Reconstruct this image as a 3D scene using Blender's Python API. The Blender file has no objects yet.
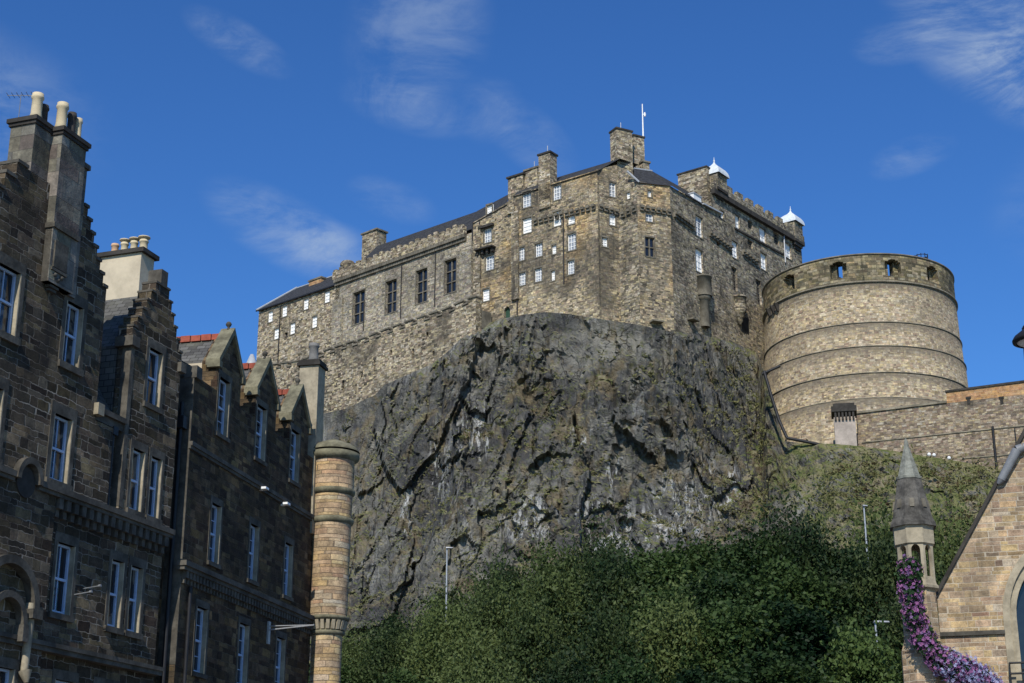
import bpy, bmesh, math, random
import numpy as np
from mathutils import Vector, Matrix, noise as mnoise
from mathutils.geometry import delaunay_2d_cdt
random.seed(7); rng = np.random.default_rng(7)
R = math.radians
scene = bpy.context.scene
col = scene.collection

# ------------------------------------------------------------------ camera, light, exposure
FOC = 1594.0; PITCH = R(18.6); CZ = 1.7
cam = bpy.data.cameras.new('camera'); camo = bpy.data.objects.new('camera', cam); col.objects.link(camo)
cam.sensor_width = 36.0; cam.lens = FOC / 1024 * 36.0; cam.clip_start = 0.1; cam.clip_end = 6000
camo.location = (0, 0, CZ); camo.rotation_euler = (R(90) + PITCH, 0, 0)
scene.camera = camo
SUN_EL = R(40); SUN_AZ = R(180 + 12)          # azimuth clockwise from +Y (the view direction)
sun_dir = Vector((math.cos(SUN_EL) * math.sin(SUN_AZ), math.cos(SUN_EL) * math.cos(SUN_AZ), math.sin(SUN_EL)))
sl = bpy.data.lights.new('sun', 'SUN'); sl.energy = 4.6; sl.angle = R(0.5); sl.color = (1.0, 0.94, 0.84)
so = bpy.data.objects.new('sun', sl); col.objects.link(so); so.location = (0, -20, 60)
so.rotation_euler = sun_dir.to_track_quat('Z', 'Y').to_euler()
scene.view_settings.view_transform = 'Standard'; scene.view_settings.look = 'None'
scene.view_settings.exposure = 0.0; scene.view_settings.gamma = 1.0
scene.view_settings.use_curve_mapping = False

CP, SP = math.cos(PITCH), math.sin(PITCH)
def ray(px, py):
    x = (px - 512) / FOC; y = (341.5 - py) / FOC
    return (x, CP - y * SP, SP + y * CP)
def at(px, py, Y):                                # point seen at a measured position, at distance Y
    d = ray(px, py); return Vector((d[0] / d[1] * Y, Y, CZ + d[2] / d[1] * Y))

# ------------------------------------------------------------------ world
w = bpy.data.worlds.new('World'); scene.world = w; w.use_nodes = True
nt = w.node_tree; nt.nodes.clear()
def N(nt, t, **k):
    n = nt.nodes.new(t)
    for a, b in k.items(): setattr(n, a, b)
    return n
def setv(nt, sock, v):
    if isinstance(v, bpy.types.NodeSocket): nt.links.new(v, sock)
    elif isinstance(v, (tuple, list)) and len(v) == 3 and sock.type == 'RGBA': sock.default_value = (*v, 1)
    else: sock.default_value = v
def M(nt, op, a, b=None, c=None, clamp=False):
    n = N(nt, 'ShaderNodeMath', operation=op); n.use_clamp = clamp
    setv(nt, n.inputs[0], a)
    if b is not None: setv(nt, n.inputs[1], b)
    if c is not None: setv(nt, n.inputs[2], c)
    return n.outputs[0]
def VM(nt, op, a, b=None):
    n = N(nt, 'ShaderNodeVectorMath', operation=op); setv(nt, n.inputs[0], a)
    if b is not None: setv(nt, n.inputs[1], b)
    return n.outputs['Value'] if op in ('DOT_PRODUCT', 'LENGTH') else n.outputs[0]
def MR(nt, v, a, b, c=0.0, d=1.0, smooth=True):
    n = N(nt, 'ShaderNodeMapRange'); n.interpolation_type = 'SMOOTHSTEP' if smooth else 'LINEAR'
    setv(nt, n.inputs[0], v)
    for i, x in enumerate((a, b, c, d)): setv(nt, n.inputs[i + 1], x)
    return n.outputs[0]
def MIX(nt, f, a, b, mode='MIX'):
    n = N(nt, 'ShaderNodeMix', data_type='RGBA', blend_type=mode)
    setv(nt, n.inputs['Factor'], f); setv(nt, n.inputs[6], a); setv(nt, n.inputs[7], b)
    return n.outputs[2]
def NOI(nt, vec, scale, detail=4, rough=.55, dist=0.0, out='Fac'):
    n = N(nt, 'ShaderNodeTexNoise'); setv(nt, n.inputs['Vector'], vec)
    n.inputs['Scale'].default_value = scale; n.inputs['Detail'].default_value = detail
    n.inputs['Roughness'].default_value = rough; n.inputs['Distortion'].default_value = dist
    return n.outputs[out]
def RAMP(nt, f, stops, interp='LINEAR'):
    n = N(nt, 'ShaderNodeValToRGB'); n.color_ramp.interpolation = interp; setv(nt, n.inputs[0], f)
    e = n.color_ramp.elements
    while len(e) < len(stops): e.new(0.5)
    for i, (p, c) in enumerate(stops): e[i].position = p; e[i].color = (*c, 1)
    return n.outputs[0]
def COMB(nt, x, y, z):
    n = N(nt, 'ShaderNodeCombineXYZ')
    for i, v in enumerate((x, y, z)): setv(nt, n.inputs[i], v)
    return n.outputs[0]

sky = N(nt, 'ShaderNodeTexSky', sky_type='NISHITA'); sky.sun_disc = False
sky.sun_elevation = SUN_EL; sky.sun_rotation = SUN_AZ
sky.altitude = 60; sky.air_density = 0.85; sky.dust_density = 0.15; sky.ozone_density = 3.2
tc = N(nt, 'ShaderNodeTexCoord'); dirv = VM(nt, 'NORMALIZE', tc.outputs['Generated'])
acc = None
for (px, py, rx, ry, ang, s) in [(288, 232, 78, 30, 28, .75), (330, 246, 40, 22, 10, .5), (418, 30, 60, 75, 20, .55), (410, 108, 60, 22, 15, .45),
        (238, 42, 50, 18, 30, .6), (985, 22, 95, 58, 38, 1.25), (1020, 70, 55, 42, 40, 1.1), (900, 40, 40, 20, -10, .6), (912, 156, 38, 16, -20, .5),
        (392, 200, 40, 18, 20, .35), (530, 138, 50, 25, 40, .4), (490, 110, 30, 30, 0, .3), (-160, 100, 200, 90, 10, .9), (1300, 150, 220, 90, -15, 1.0)]:
    c = Vector(ray(px, py)).normalized(); right = Vector((1, 0, 0)); up = right.cross(c).normalized(); right = c.cross(up).normalized() * -1
    if right.x < 0: right = -right
    if up.z < 0: up = -up
    ca, sa = math.cos(R(-ang)), math.sin(R(-ang))
    a = (right * ca + up * sa) * (FOC / rx); b = (up * ca - right * sa) * (FOC / ry)
    dl = VM(nt, 'SUBTRACT', dirv, tuple(c))
    d1 = VM(nt, 'DOT_PRODUCT', dl, tuple(a)); d2 = VM(nt, 'DOT_PRODUCT', dl, tuple(b))
    q = M(nt, 'ADD', M(nt, 'MULTIPLY', d1, d1), M(nt, 'MULTIPLY', d2, d2))
    m = MR(nt, q, 0.0, 1.7, s, 0.0)
    acc = m if acc is None else M(nt, 'ADD', acc, m)
mp = N(nt, 'ShaderNodeMapping'); nt.links.new(dirv, mp.inputs[0]); mp.inputs['Rotation'].default_value = (0.2, 0.55, 0.1); mp.inputs['Scale'].default_value = (1, 1, 1.9)
n1 = NOI(nt, mp.outputs[0], 8, 10, .66, 1.2)
mp2 = N(nt, 'ShaderNodeMapping'); nt.links.new(dirv, mp2.inputs[0]); mp2.inputs['Rotation'].default_value = (0.1, 0.75, 0.1); mp2.inputs['Scale'].default_value = (1, 1, 3.6)
n2 = NOI(nt, mp2.outputs[0], 20, 9, .7, .8)
dens = M(nt, 'MULTIPLY', acc, MR(nt, M(nt, 'ADD', M(nt, 'MULTIPLY', n1, .76), M(nt, 'MULTIPLY', n2, .24)), .35, .66))
dens = M(nt, 'MINIMUM', M(nt, 'MULTIPLY', dens, .55), .5)
hs_ = N(nt, 'ShaderNodeHueSaturation'); hs_.inputs['Saturation'].default_value = 1.17; hs_.inputs['Value'].default_value = 1.22; hs_.inputs['Hue'].default_value = .514; nt.links.new(sky.outputs[0], hs_.inputs['Color']); skc = MIX(nt, 1.0, hs_.outputs[0], (.76, 1.25, 1.40), 'MULTIPLY')
cl = MIX(nt, dens, skc, (5.4, 6.6, 8.2))
bg = N(nt, 'ShaderNodeBackground'); bg.inputs[1].default_value = 0.085
nt.links.new(cl, bg.inputs[0]); wo = N(nt, 'ShaderNodeOutputWorld'); nt.links.new(bg.outputs[0], wo.inputs[0])

# ------------------------------------------------------------------ materials
MATS = {}
def newmat(name):
    m = bpy.data.materials.new(name); m.use_nodes = True; t = m.node_tree; t.nodes.clear()
    o = N(t, 'ShaderNodeOutputMaterial'); p = N(t, 'ShaderNodeBsdfPrincipled'); t.links.new(p.outputs[0], o.inputs[0])
    MATS[name] = m; return m, t, p
def bump(t, p, h, strength=.5, dist=.05):
    b = N(t, 'ShaderNodeBump'); b.inputs['Strength'].default_value = strength; b.inputs['Distance'].default_value = dist
    t.links.new(h, b.inputs['Height']); t.links.new(b.outputs[0], p.inputs['Normal'])
def plain(name, c, rough=.6, var=.25, metal=0, scale=3.0, bmp=.15):
    m, t, p = newmat(name); g = N(t, 'ShaderNodeNewGeometry').outputs['Position']
    n = NOI(t, g, scale, 6, .65)
    cc = MIX(t, MR(t, n, .3, .7), tuple(x * (1 - var) for x in c), tuple(min(1, x * (1 + var)) for x in c))
    n2 = NOI(t, g, scale * 7, 3); cc = MIX(t, M(t, 'MULTIPLY', MR(t, n2, .45, .75), var), cc, tuple(x * .5 for x in c))
    t.links.new(cc, p.inputs['Base Color']); p.inputs['Roughness'].default_value = rough; p.inputs['Metallic'].default_value = metal
    p.inputs['Specular IOR Level'].default_value = .25
    if bmp: bump(t, p, n2, bmp, .02)
    return m
def masonry(name, bw, bh, pal, mortar, mw=.02, dist=.08, stain=.5, staincol=(.035, .032, .028), streak=.4, stscale=.12, bs=.6, mvar=0.3, warm=None, bands=()):
    m, t, p = newmat(name)
    uvn = N(t, 'ShaderNodeUVMap'); uvn.uv_map = 'UVMap'; uv = uvn.outputs[0]
    pos = N(t, 'ShaderNodeNewGeometry').outputs['Position']
    nd = N(t, 'ShaderNodeTexNoise'); t.links.new(uv, nd.inputs['Vector']); nd.inputs['Scale'].default_value = .9 / bh; nd.inputs['Detail'].default_value = 3
    off = VM(t, 'SCALE', VM(t, 'SUBTRACT', nd.outputs['Color'], (.5, .5, .5)));
    off.node.inputs['Scale'].default_value = dist * 2
    duv = VM(t, 'ADD', uv, off)
    s = N(t, 'ShaderNodeSeparateXYZ'); t.links.new(duv, s.inputs[0]); u, v = s.outputs[0], s.outputs[1]
    # courses of two alternating heights
    vv = M(t, 'DIVIDE', v, bh); vv = M(t, 'ADD', vv, M(t, 'MULTIPLY', M(t, 'SINE', M(t, 'MULTIPLY', vv, 2.1)), .22))
    row = M(t, 'FLOOR', vv); fv = M(t, 'FRACT', vv)
    wn = N(t, 'ShaderNodeTexWhiteNoise', noise_dimensions='1D'); t.links.new(row, wn.inputs['W'])
    uu = M(t, 'ADD', M(t, 'DIVIDE', u, bw), M(t, 'MULTIPLY', wn.outputs['Value'], 9.7))
    uu = M(t, 'ADD', uu, M(t, 'MULTIPLY', M(t, 'SINE', M(t, 'ADD', M(t, 'MULTIPLY', uu, 2.7), M(t, 'MULTIPLY', row, 1.7))), .25))
    cell = M(t, 'FLOOR', uu); fu = M(t, 'FRACT', uu)
    ed = M(t, 'MINIMUM', M(t, 'MULTIPLY', M(t, 'MINIMUM', fu, M(t, 'SUBTRACT', 1.0, fu)), bw), M(t, 'MULTIPLY', M(t, 'MINIMUM', fv, M(t, 'SUBTRACT', 1.0, fv)), bh))
    mort = MR(t, ed, mw * .35, mw, 1.0, 0.0)
    w3 = N(t, 'ShaderNodeTexWhiteNoise', noise_dimensions='3D'); t.links.new(COMB(t, cell, row, 3.3), w3.inputs['Vector'])
    big = NOI(t, pos, stscale * 1.7, 4, .6)
    f = M(t, 'ADD', M(t, 'MULTIPLY', w3.outputs['Value'], .8), M(t, 'MULTIPLY', M(t, 'SUBTRACT', big, .5), .55)); f = M(t, 'ADD', f, .1, clamp=True)
    c = RAMP(t, f, pal)
    c = MIX(t, 1.0, c, RAMP(t, w3.outputs['Color'], [(.0, (1.14, .93, .90)), (.3, (1.02, .99, 1.0)), (.5, (1.1, 1.05, .80)), (.7, (.94, .98, 1.04)), (1, (1.16, .98, .76))]), 'MULTIPLY')
    fine = NOI(t, uv, 3.0 / bh, 4, .7)
    c = MIX(t, 1.0, c, RAMP(t, fine, [(.25, (.62, .62, .62)), (.75, (1.3, 1.3, 1.28))]), 'MULTIPLY')
    blot = NOI(t, uv, .42 / bh, 7, .78, .3); c = MIX(t, 1.0, c, RAMP(t, blot, [(.32, (.42, .42, .42)), (.5, (.95, .95, .95)), (.7, (1.5, 1.47, 1.4))]), 'MULTIPLY')
    c = MIX(t, M(t, 'MULTIPLY', mort, MR(t, NOI(t, uv, .8, 3), .3, .7, 1 - mvar, 1.0)), c, mortar)
    # soot and rain streaks
    mpn = N(t, 'ShaderNodeMapping'); t.links.new(uv, mpn.inputs[0]); mpn.inputs['Scale'].default_value = (1.1, .11, 1)
    st = NOI(t, mpn.outputs[0], .9, 6, .7, .3)
    so_ = NOI(t, pos, stscale, 7, .68, .4)
    k = M(t, 'ADD', M(t, 'MULTIPLY', MR(t, so_, .46, .64), stain), M(t, 'MULTIPLY', MR(t, st, .52, .75), streak), clamp=True)
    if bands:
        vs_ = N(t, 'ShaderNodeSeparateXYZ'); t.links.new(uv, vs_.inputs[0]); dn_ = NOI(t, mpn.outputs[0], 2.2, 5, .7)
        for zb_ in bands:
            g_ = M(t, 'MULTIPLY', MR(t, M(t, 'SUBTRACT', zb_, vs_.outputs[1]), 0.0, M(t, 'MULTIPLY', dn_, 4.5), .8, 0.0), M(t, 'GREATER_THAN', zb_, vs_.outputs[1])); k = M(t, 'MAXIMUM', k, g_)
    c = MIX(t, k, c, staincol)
    if warm: c = MIX(t, MR(t, NOI(t, pos, .16, 3), .5, .68, 0, .55), c, MIX(t, 1.0, c, warm, 'MULTIPLY'))
    t.links.new(c, p.inputs['Base Color']); p.inputs['Roughness'].default_value = .92; p.inputs['Specular IOR Level'].default_value = .15
    h = M(t, 'ADD', M(t, 'MULTIPLY', M(t, 'SUBTRACT', 1.0, mort), .7), M(t, 'ADD', M(t, 'MULTIPLY', w3.outputs['Value'], .35), M(t, 'MULTIPLY', fine, .5)))
    bump(t, p, h, bs, bh * .22)
    return m
CPAL = [(0, (.035, .032, .028)), (.16, (.12, .105, .08)), (.36, (.25, .21, .155)), (.56, (.38, .325, .24)), (.76, (.48, .42, .32)), (1, (.62, .56, .45))]
masonry('castle_rubble', .46, .22, CPAL, (.20, .18, .14), .03, .11, .78, (.065, .058, .047), .5, .085, .9)
masonry('hall_stone', .44, .21, [(0, (.09, .08, .07)), (.2, (.24, .22, .185)), (.55, (.38, .345, .28)), (1, (.56, .51, .42))], (.22, .2, .165), .025, .09, .45, (.08, .072, .06), .5, .09, .8)
masonry('palace_stone', .46, .21, [(0, (.04, .036, .03)), (.14, (.13, .115, .09)), (.3, (.27, .235, .175)), (.55, (.40, .335, .235)), (.8, (.50, .43, .31)), (1, (.64, .57, .44))], (.2, .17, .125), .03, .10, .72, (.066, .06, .05), .6, .11, .9, warm=(1.28, 1.02, .66))
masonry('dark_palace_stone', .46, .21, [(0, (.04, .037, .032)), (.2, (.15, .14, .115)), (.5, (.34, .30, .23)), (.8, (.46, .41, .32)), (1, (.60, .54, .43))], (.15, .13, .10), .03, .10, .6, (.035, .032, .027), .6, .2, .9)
masonry('weathered_battery_stone', .7, .34, [(0, (.06, .055, .04)), (.4, (.17, .15, .10)), (.7, (.29, .25, .17)), (1, (.42, .37, .26))], (.15, .13, .09), .025, .05, .6, (.05, .048, .033), .6, .2, .7)
masonry('forewall_stone', .46, .21, [(0, (.09, .075, .06)), (.3, (.22, .175, .135)), (.6, (.31, .255, .19)), (1, (.47, .42, .33))], (.23, .19, .145), .025, .09, .65, (.06, .055, .045), .35, .12, .8)
masonry('orange_brick', .5, .2, [(0, (.30, .17, .09)), (.5, (.42, .25, .13)), (1, (.50, .34, .20))], (.35, .25, .16), .02, .03, .2, (.15, .1, .07), .2, .2, .4)
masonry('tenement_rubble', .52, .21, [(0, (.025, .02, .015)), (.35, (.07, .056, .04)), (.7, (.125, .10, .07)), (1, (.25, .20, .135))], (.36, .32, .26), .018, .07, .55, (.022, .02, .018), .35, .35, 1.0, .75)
masonry('brown_rubble', .5, .2, [(0, (.028, .02, .014)), (.35, (.07, .05, .033)), (.7, (.12, .086, .052)), (1, (.23, .165, .095))], (.15, .125, .09), .014, .05, .55, (.024, .021, .018), .3, .35, .9, .8)
masonry('orange_ashlar', .75, .17, [(0, (.30, .22, .145)), (.3, (.39, .285, .185)), (.6, (.45, .33, .205)), (.8, (.48, .38, .26)), (1, (.52, .45, .34))], (.16, .125, .09), .014, .03, .5, (.15, .115, .08), .35, .6, .8)
masonry('church_stone', .40, .17, [(0, (.15, .11, .08)), (.25, (.27, .20, .14)), (.55, (.38, .295, .20)), (.8, (.46, .35, .23)), (1, (.54, .45, .33))], (.50, .44, .34), .016, .02, .42, (.13, .105, .075), .3, .5, .5)
plain('dressed_stone', (.30, .26, .185), .9, .35, scale=1.3)
plain('margin_stone', (.085, .077, .062), .92, .5, scale=1.6, bmp=.4)
plain('sooty_dressed_stone', (.085, .078, .064), .9, .45, scale=1.5)
plain('lichen_stone', (.16, .15, .10), .95, .45, scale=2)
plain('castle_dressed', (.15, .135, .105), .95, .4, scale=.8)
plain('battery_string', (.22, .195, .145), .95, .4, scale=.8)
plain('grey_green_lead', (.19, .195, .165), .8, .4, scale=5)  # the spire tip's own grey-green lead colour
plain('spire_stone', (.085, .08, .07), .9, .6, scale=2.5)
plain('skylit_sash_paint', (.40, .50, .66), .45, .08)  # white sashes, with the blue of skylit shade put into the colour
plain('soot_stone', (.045, .041, .036), .95, .4, scale=.9)
plain('cream_render', (.50, .43, .31), .9, .14, scale=1.1)
masonry('stack_stone', 1.1, .55, [(0, (.10, .095, .085)), (.5, (.17, .16, .14)), (1, (.25, .235, .20))], (.09, .085, .075), .015, .02, .6, (.045, .043, .038), .6, .7, .35)
plain('grey_render', (.17, .165, .155), .9, .3, scale=1.1)
plain('white_paint', (.80, .80, .78), .45, .05)
plain('worn_white_paint', (.78, .78, .76), .6, .08)
plain('blind_white', (.82, .82, .80), .7, .04)
plain('lead', (.17, .18, .19), .5, .15)
plain('cap_lead', (.62, .66, .68), .5, .12)
plain('pale_lead', (.36, .38, .40), .45, .12)
plain('black_iron', (.018, .018, .02), .5, .2)
plain('galvanised', (.36, .37, .38), .4, .1, .3)
plain('cream_pot', (.52, .44, .29), .8, .12, scale=2)
plain('terracotta_pot', (.55, .36, .22), .8, .15, scale=2)
plain('red_tile', (.30, .075, .045), .8, .3, scale=2)
plain('dark_pot', (.05, .045, .04), .8, .3)
plain('bark', (.09, .07, .05), .95, .3, scale=4)
plain('green_paint', (.03, .07, .045), .6, .2)
plain('white_stone', (.7, .7, .68), .9, .1)
plain('asphalt', (.05, .05, .052), .9, .2, scale=1)
plain('pink_render', (.36, .31, .265), .9, .2, scale=1.2)
def slate(name, c):
    m, t, p = newmat(name); uvn = N(t, 'ShaderNodeUVMap'); uvn.uv_map = 'UVMap'
    b = N(t, 'ShaderNodeTexBrick'); t.links.new(uvn.outputs[0], b.inputs[0]); b.inputs['Scale'].default_value = 1
    b.inputs['Brick Width'].default_value = .32; b.inputs['Row Height'].default_value = .2; b.inputs['Mortar Size'].default_value = .012
    b.inputs['Color1'].default_value = (*[x * .7 for x in c], 1); b.inputs['Color2'].default_value = (*[x * 1.5 for x in c], 1); b.inputs['Mortar'].default_value = (*[x * .25 for x in c], 1)
    n = NOI(t, uvn.outputs[0], 1.1, 6, .7); cc = MIX(t, MR(t, n, .4, .7, 0, .5), b.outputs[0], (c[0] * 1.6, c[1] * 1.6, c[2] * 1.2))
    t.links.new(cc, p.inputs['Base Color']); p.inputs['Roughness'].default_value = .8; p.inputs['Specular IOR Level'].default_value = .2
    bump(t, p, b.outputs['Fac'], -.5, .02); return m
slate('slate', (.085, .085, .082)); slate('dark_slate', (.035, .036, .04))
m, t, p = newmat('window_glass'); p.inputs['Base Color'].default_value = (.012, .015, .02, 1); p.inputs['Roughness'].default_value = .06; p.inputs['Specular IOR Level'].default_value = .6
gn = NOI(t, N(t, 'ShaderNodeNewGeometry').outputs['Position'], 1.6, 2); bump(t, p, gn, .25, .03)
m, t, p = newmat('curtained_glass')
gp = N(t, 'ShaderNodeNewGeometry').outputs['Position']
t.links.new(MIX(t, MR(t, NOI(t, gp, 2.2, 2, .5, .5), .52, .6), (.014, .016, .02), (.12, .11, .09)), p.inputs['Base Color']); p.inputs['Roughness'].default_value = .08
bump(t, p, NOI(t, gp, 1.6, 2), .25, .03)
plain('pale_glass', (.30, .33, .37), .25, .3, scale=.9, bmp=0)
def leafmat(name, a, b, tr=.25):
    m, t, p = newmat(name); oi = N(t, 'ShaderNodeObjectInfo'); g = N(t, 'ShaderNodeNewGeometry')
    n = NOI(t, g.outputs['Position'], .35, 3, .6); n2 = NOI(t, g.outputs['Position'], 2.5, 2)
    f = M(t, 'ADD', M(t, 'MULTIPLY', n, .8), M(t, 'ADD', M(t, 'MULTIPLY', oi.outputs['Random'], .6), M(t, 'MULTIPLY', M(t, 'SUBTRACT', n2, .5), .6)))
    c = MIX(t, MR(t, f, .35, .95), a, b); t.links.new(c, p.inputs['Base Color']); p.inputs['Roughness'].default_value = .6; p.inputs['Specular IOR Level'].default_value = .2
    tl = N(t, 'ShaderNodeBsdfTranslucent'); t.links.new(c, tl.inputs[0]); mx = N(t, 'ShaderNodeMixShader'); mx.inputs[0].default_value = tr
    o = [x for x in t.nodes if x.type == 'OUTPUT_MATERIAL'][0]
    t.links.new(p.outputs[0], mx.inputs[1]); t.links.new(tl.outputs[0], mx.inputs[2]); t.links.new(mx.outputs[0], o.inputs[0]); return m
leafmat('leaf_willow', (.013, .03, .010), (.095, .125, .038)); leafmat('leaf_dark', (.007, .022, .007), (.046, .078, .021))
leafmat('leaf_bright', (.018, .042, .011), (.075, .115, .03)); leafmat('scrub_leaf', (.05, .065, .022), (.17, .165, .07))
leafmat('brown_scrub', (.06, .04, .022), (.14, .10, .05)); leafmat('petal_purple', (.13, .04, .12), (.34, .14, .31), .2); leafmat('petal_lilac', (.2, .11, .26), (.45, .32, .5), .2)
leafmat('petal_blue', (.12, .14, .3), (.42, .42, .6), .2); leafmat('garland_leaf', (.02, .05, .02), (.05, .1, .035))
# crag
m, t, p = newmat('crag_rock')
g = N(t, 'ShaderNodeNewGeometry'); pos = g.outputs['Position']; sx = N(t, 'ShaderNodeSeparateXYZ'); t.links.new(pos, sx.inputs[0])
nz = N(t, 'ShaderNodeSeparateXYZ'); t.links.new(g.outputs['Normal'], nz.inputs[0])
mpv = N(t, 'ShaderNodeMapping'); t.links.new(pos, mpv.inputs[0]); mpv.inputs['Scale'].default_value = (1, 1, .3)
a = NOI(t, pos, .09, 8, .68, .3); b = NOI(t, pos, .75, 8, .72, .2); cst = NOI(t, mpv.outputs[0], .45, 7, .7, .6)
rock = RAMP(t, M(t, 'ADD', M(t, 'MULTIPLY', a, .45), M(t, 'MULTIPLY', b, .55)), [(.32, (.028, .029, .032)), (.42, (.075, .075, .076)), (.50, (.14, .137, .126)), (.58, (.22, .21, .18)), (.70, (.40, .37, .31))])
rock = MIX(t, MR(t, cst, .50, .62, .0, .7), rock, (.035, .036, .042))
rock = MIX(t, MR(t, NOI(t, pos, .055, 5, .6, .6), .49, .56, 0, .68), rock, (.042, .042, .046))
rock = MIX(t, MR(t, NOI(t, VM(t, 'ADD', pos, (40, 9, 3)), .07, 6, .65, .6), .53, .62, 0, .45), rock, (.30, .285, .24))
vo = N(t, 'ShaderNodeTexVoronoi', feature='DISTANCE_TO_EDGE'); t.links.new(VM(t, 'ADD', mpv.outputs[0], VM(t, 'MULTIPLY', NOI(t, pos, .5, 4, out='Color'), (2.5, 2.5, 2.5))), vo.inputs['Vector']); vo.inputs['Scale'].default_value = .42
crk = MR(t, vo.outputs['Distance'], .0, .035, 1, 0); crk = M(t, 'MULTIPLY', crk, MR(t, NOI(t, pos, .2, 3), .4, .6))
rock = MIX(t, M(t, 'MULTIPLY', crk, .75), rock, (.012, .012, .012))
moss_ = MR(t, NOI(t, pos, .9, 7, .8, .6), .53, .62, 0, .6); rock = MIX(t, moss_, rock, (.115, .125, .045))
ochre = MR(t, NOI(t, pos, .22, 6, .7, .5), .50, .62, 0, .62); rock = MIX(t, ochre, rock, (.20, .155, .085))
# pale mineral streaks, mostly low on the face
wm = N(t, 'ShaderNodeMapping'); t.links.new(pos, wm.inputs[0]); wm.inputs['Scale'].default_value = (1, 1, .22)
wv = NOI(t, wm.outputs[0], .8, 6, .75, .5)
zone = M(t, 'MULTIPLY', MR(t, NOI(t, pos, .075, 3, .5), .52, .62), .35)
for (px_, py_, rx_, rz_) in [(470, 388, 2.6, 4.5), (432, 425, 1.6, 5), (608, 515, 4.2, 4.5), (585, 408, 1.5, 2), (690, 492, 4, 5), (735, 465, 3.2, 5), (530, 500, 3.5, 3.5), (655, 520, 2.5, 3), (395, 470, 1.2, 4), (620, 450, 1.2, 3)]:
    q_ = at(px_, py_, 176); dx_ = M(t, 'DIVIDE', M(t, 'SUBTRACT', sx.outputs[0], q_.x), rx_); dz2_ = M(t, 'DIVIDE', M(t, 'SUBTRACT', sx.outputs[2], q_.z), rz_)
    zone = M(t, 'MAXIMUM', zone, MR(t, M(t, 'ADD', M(t, 'MULTIPLY', dx_, dx_), M(t, 'MULTIPLY', dz2_, dz2_)), .1, 1.5, 1.25, 0.0))
rock = MIX(t, M(t, 'MULTIPLY', MR(t, wv, .50, .60), M(t, 'MULTIPLY', zone, .62)), rock, (.62, .62, .60))
# grass and moss on the ledges and over the slope to the right
vn = NOI(t, pos, .3, 7, .7, .4)
gx = MR(t, M(t, 'ADD', sx.outputs[0], M(t, 'MULTIPLY', M(t, 'SUBTRACT', NOI(t, pos, .08, 4), .5), 14)), 27, 35, 0, .48)
veg = M(t, 'ADD', M(t, 'MULTIPLY', MR(t, nz.outputs[2], .2, .65), .62), gx)
veg = MR(t, M(t, 'ADD', veg, M(t, 'MULTIPLY', M(t, 'SUBTRACT', vn, .5), 1.5)), .42, .72)
vcol = RAMP(t, NOI(t, pos, .5, 7, .75, .4), [(.3, (.05, .065, .026)), (.43, (.11, .135, .045)), (.52, (.19, .185, .085)), (.6, (.25, .22, .155)), (.72, (.16, .12, .08))])
colr = MIX(t, veg, rock, vcol)
t.links.new(colr, p.inputs['Base Color']); p.inputs['Roughness'].default_value = .95; p.inputs['Specular IOR Level'].default_value = .12
hh = M(t, 'ADD', M(t, 'MULTIPLY', b, 1.2), M(t, 'ADD', M(t, 'MULTIPLY', NOI(t, pos, 2.4, 6, .75), .6), M(t, 'MULTIPLY', crk, -.6))); bump(t, p, hh, .9, .55)
m, t, p = newmat('grass_earth'); pos = N(t, 'ShaderNodeNewGeometry').outputs['Position']
t.links.new(RAMP(t, NOI(t, pos, .6, 8, .7), [(.3, (.03, .04, .014)), (.5, (.06, .075, .025)), (.7, (.10, .09, .045))]), p.inputs['Base Color']); p.inputs['Roughness'].default_value = 1
m, t, p = newmat('setts'); pos = N(t, 'ShaderNodeNewGeometry').outputs['Position']
br = N(t, 'ShaderNodeTexBrick'); t.links.new(pos, br.inputs[0]); br.inputs['Scale'].default_value = 1; br.inputs['Brick Width'].default_value = .22; br.inputs['Row Height'].default_value = .13
br.inputs['Color1'].default_value = (.17, .15, .125, 1); br.inputs['Color2'].default_value = (.26, .23, .19, 1); br.inputs['Mortar'].default_value = (.03, .03, .028, 1); br.inputs['Mortar Size'].default_value = .01
t.links.new(br.outputs[0], p.inputs['Base Color']); p.inputs['Roughness'].default_value = .8; bump(t, p, br.outputs['Fac'], -.5, .02)

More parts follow.
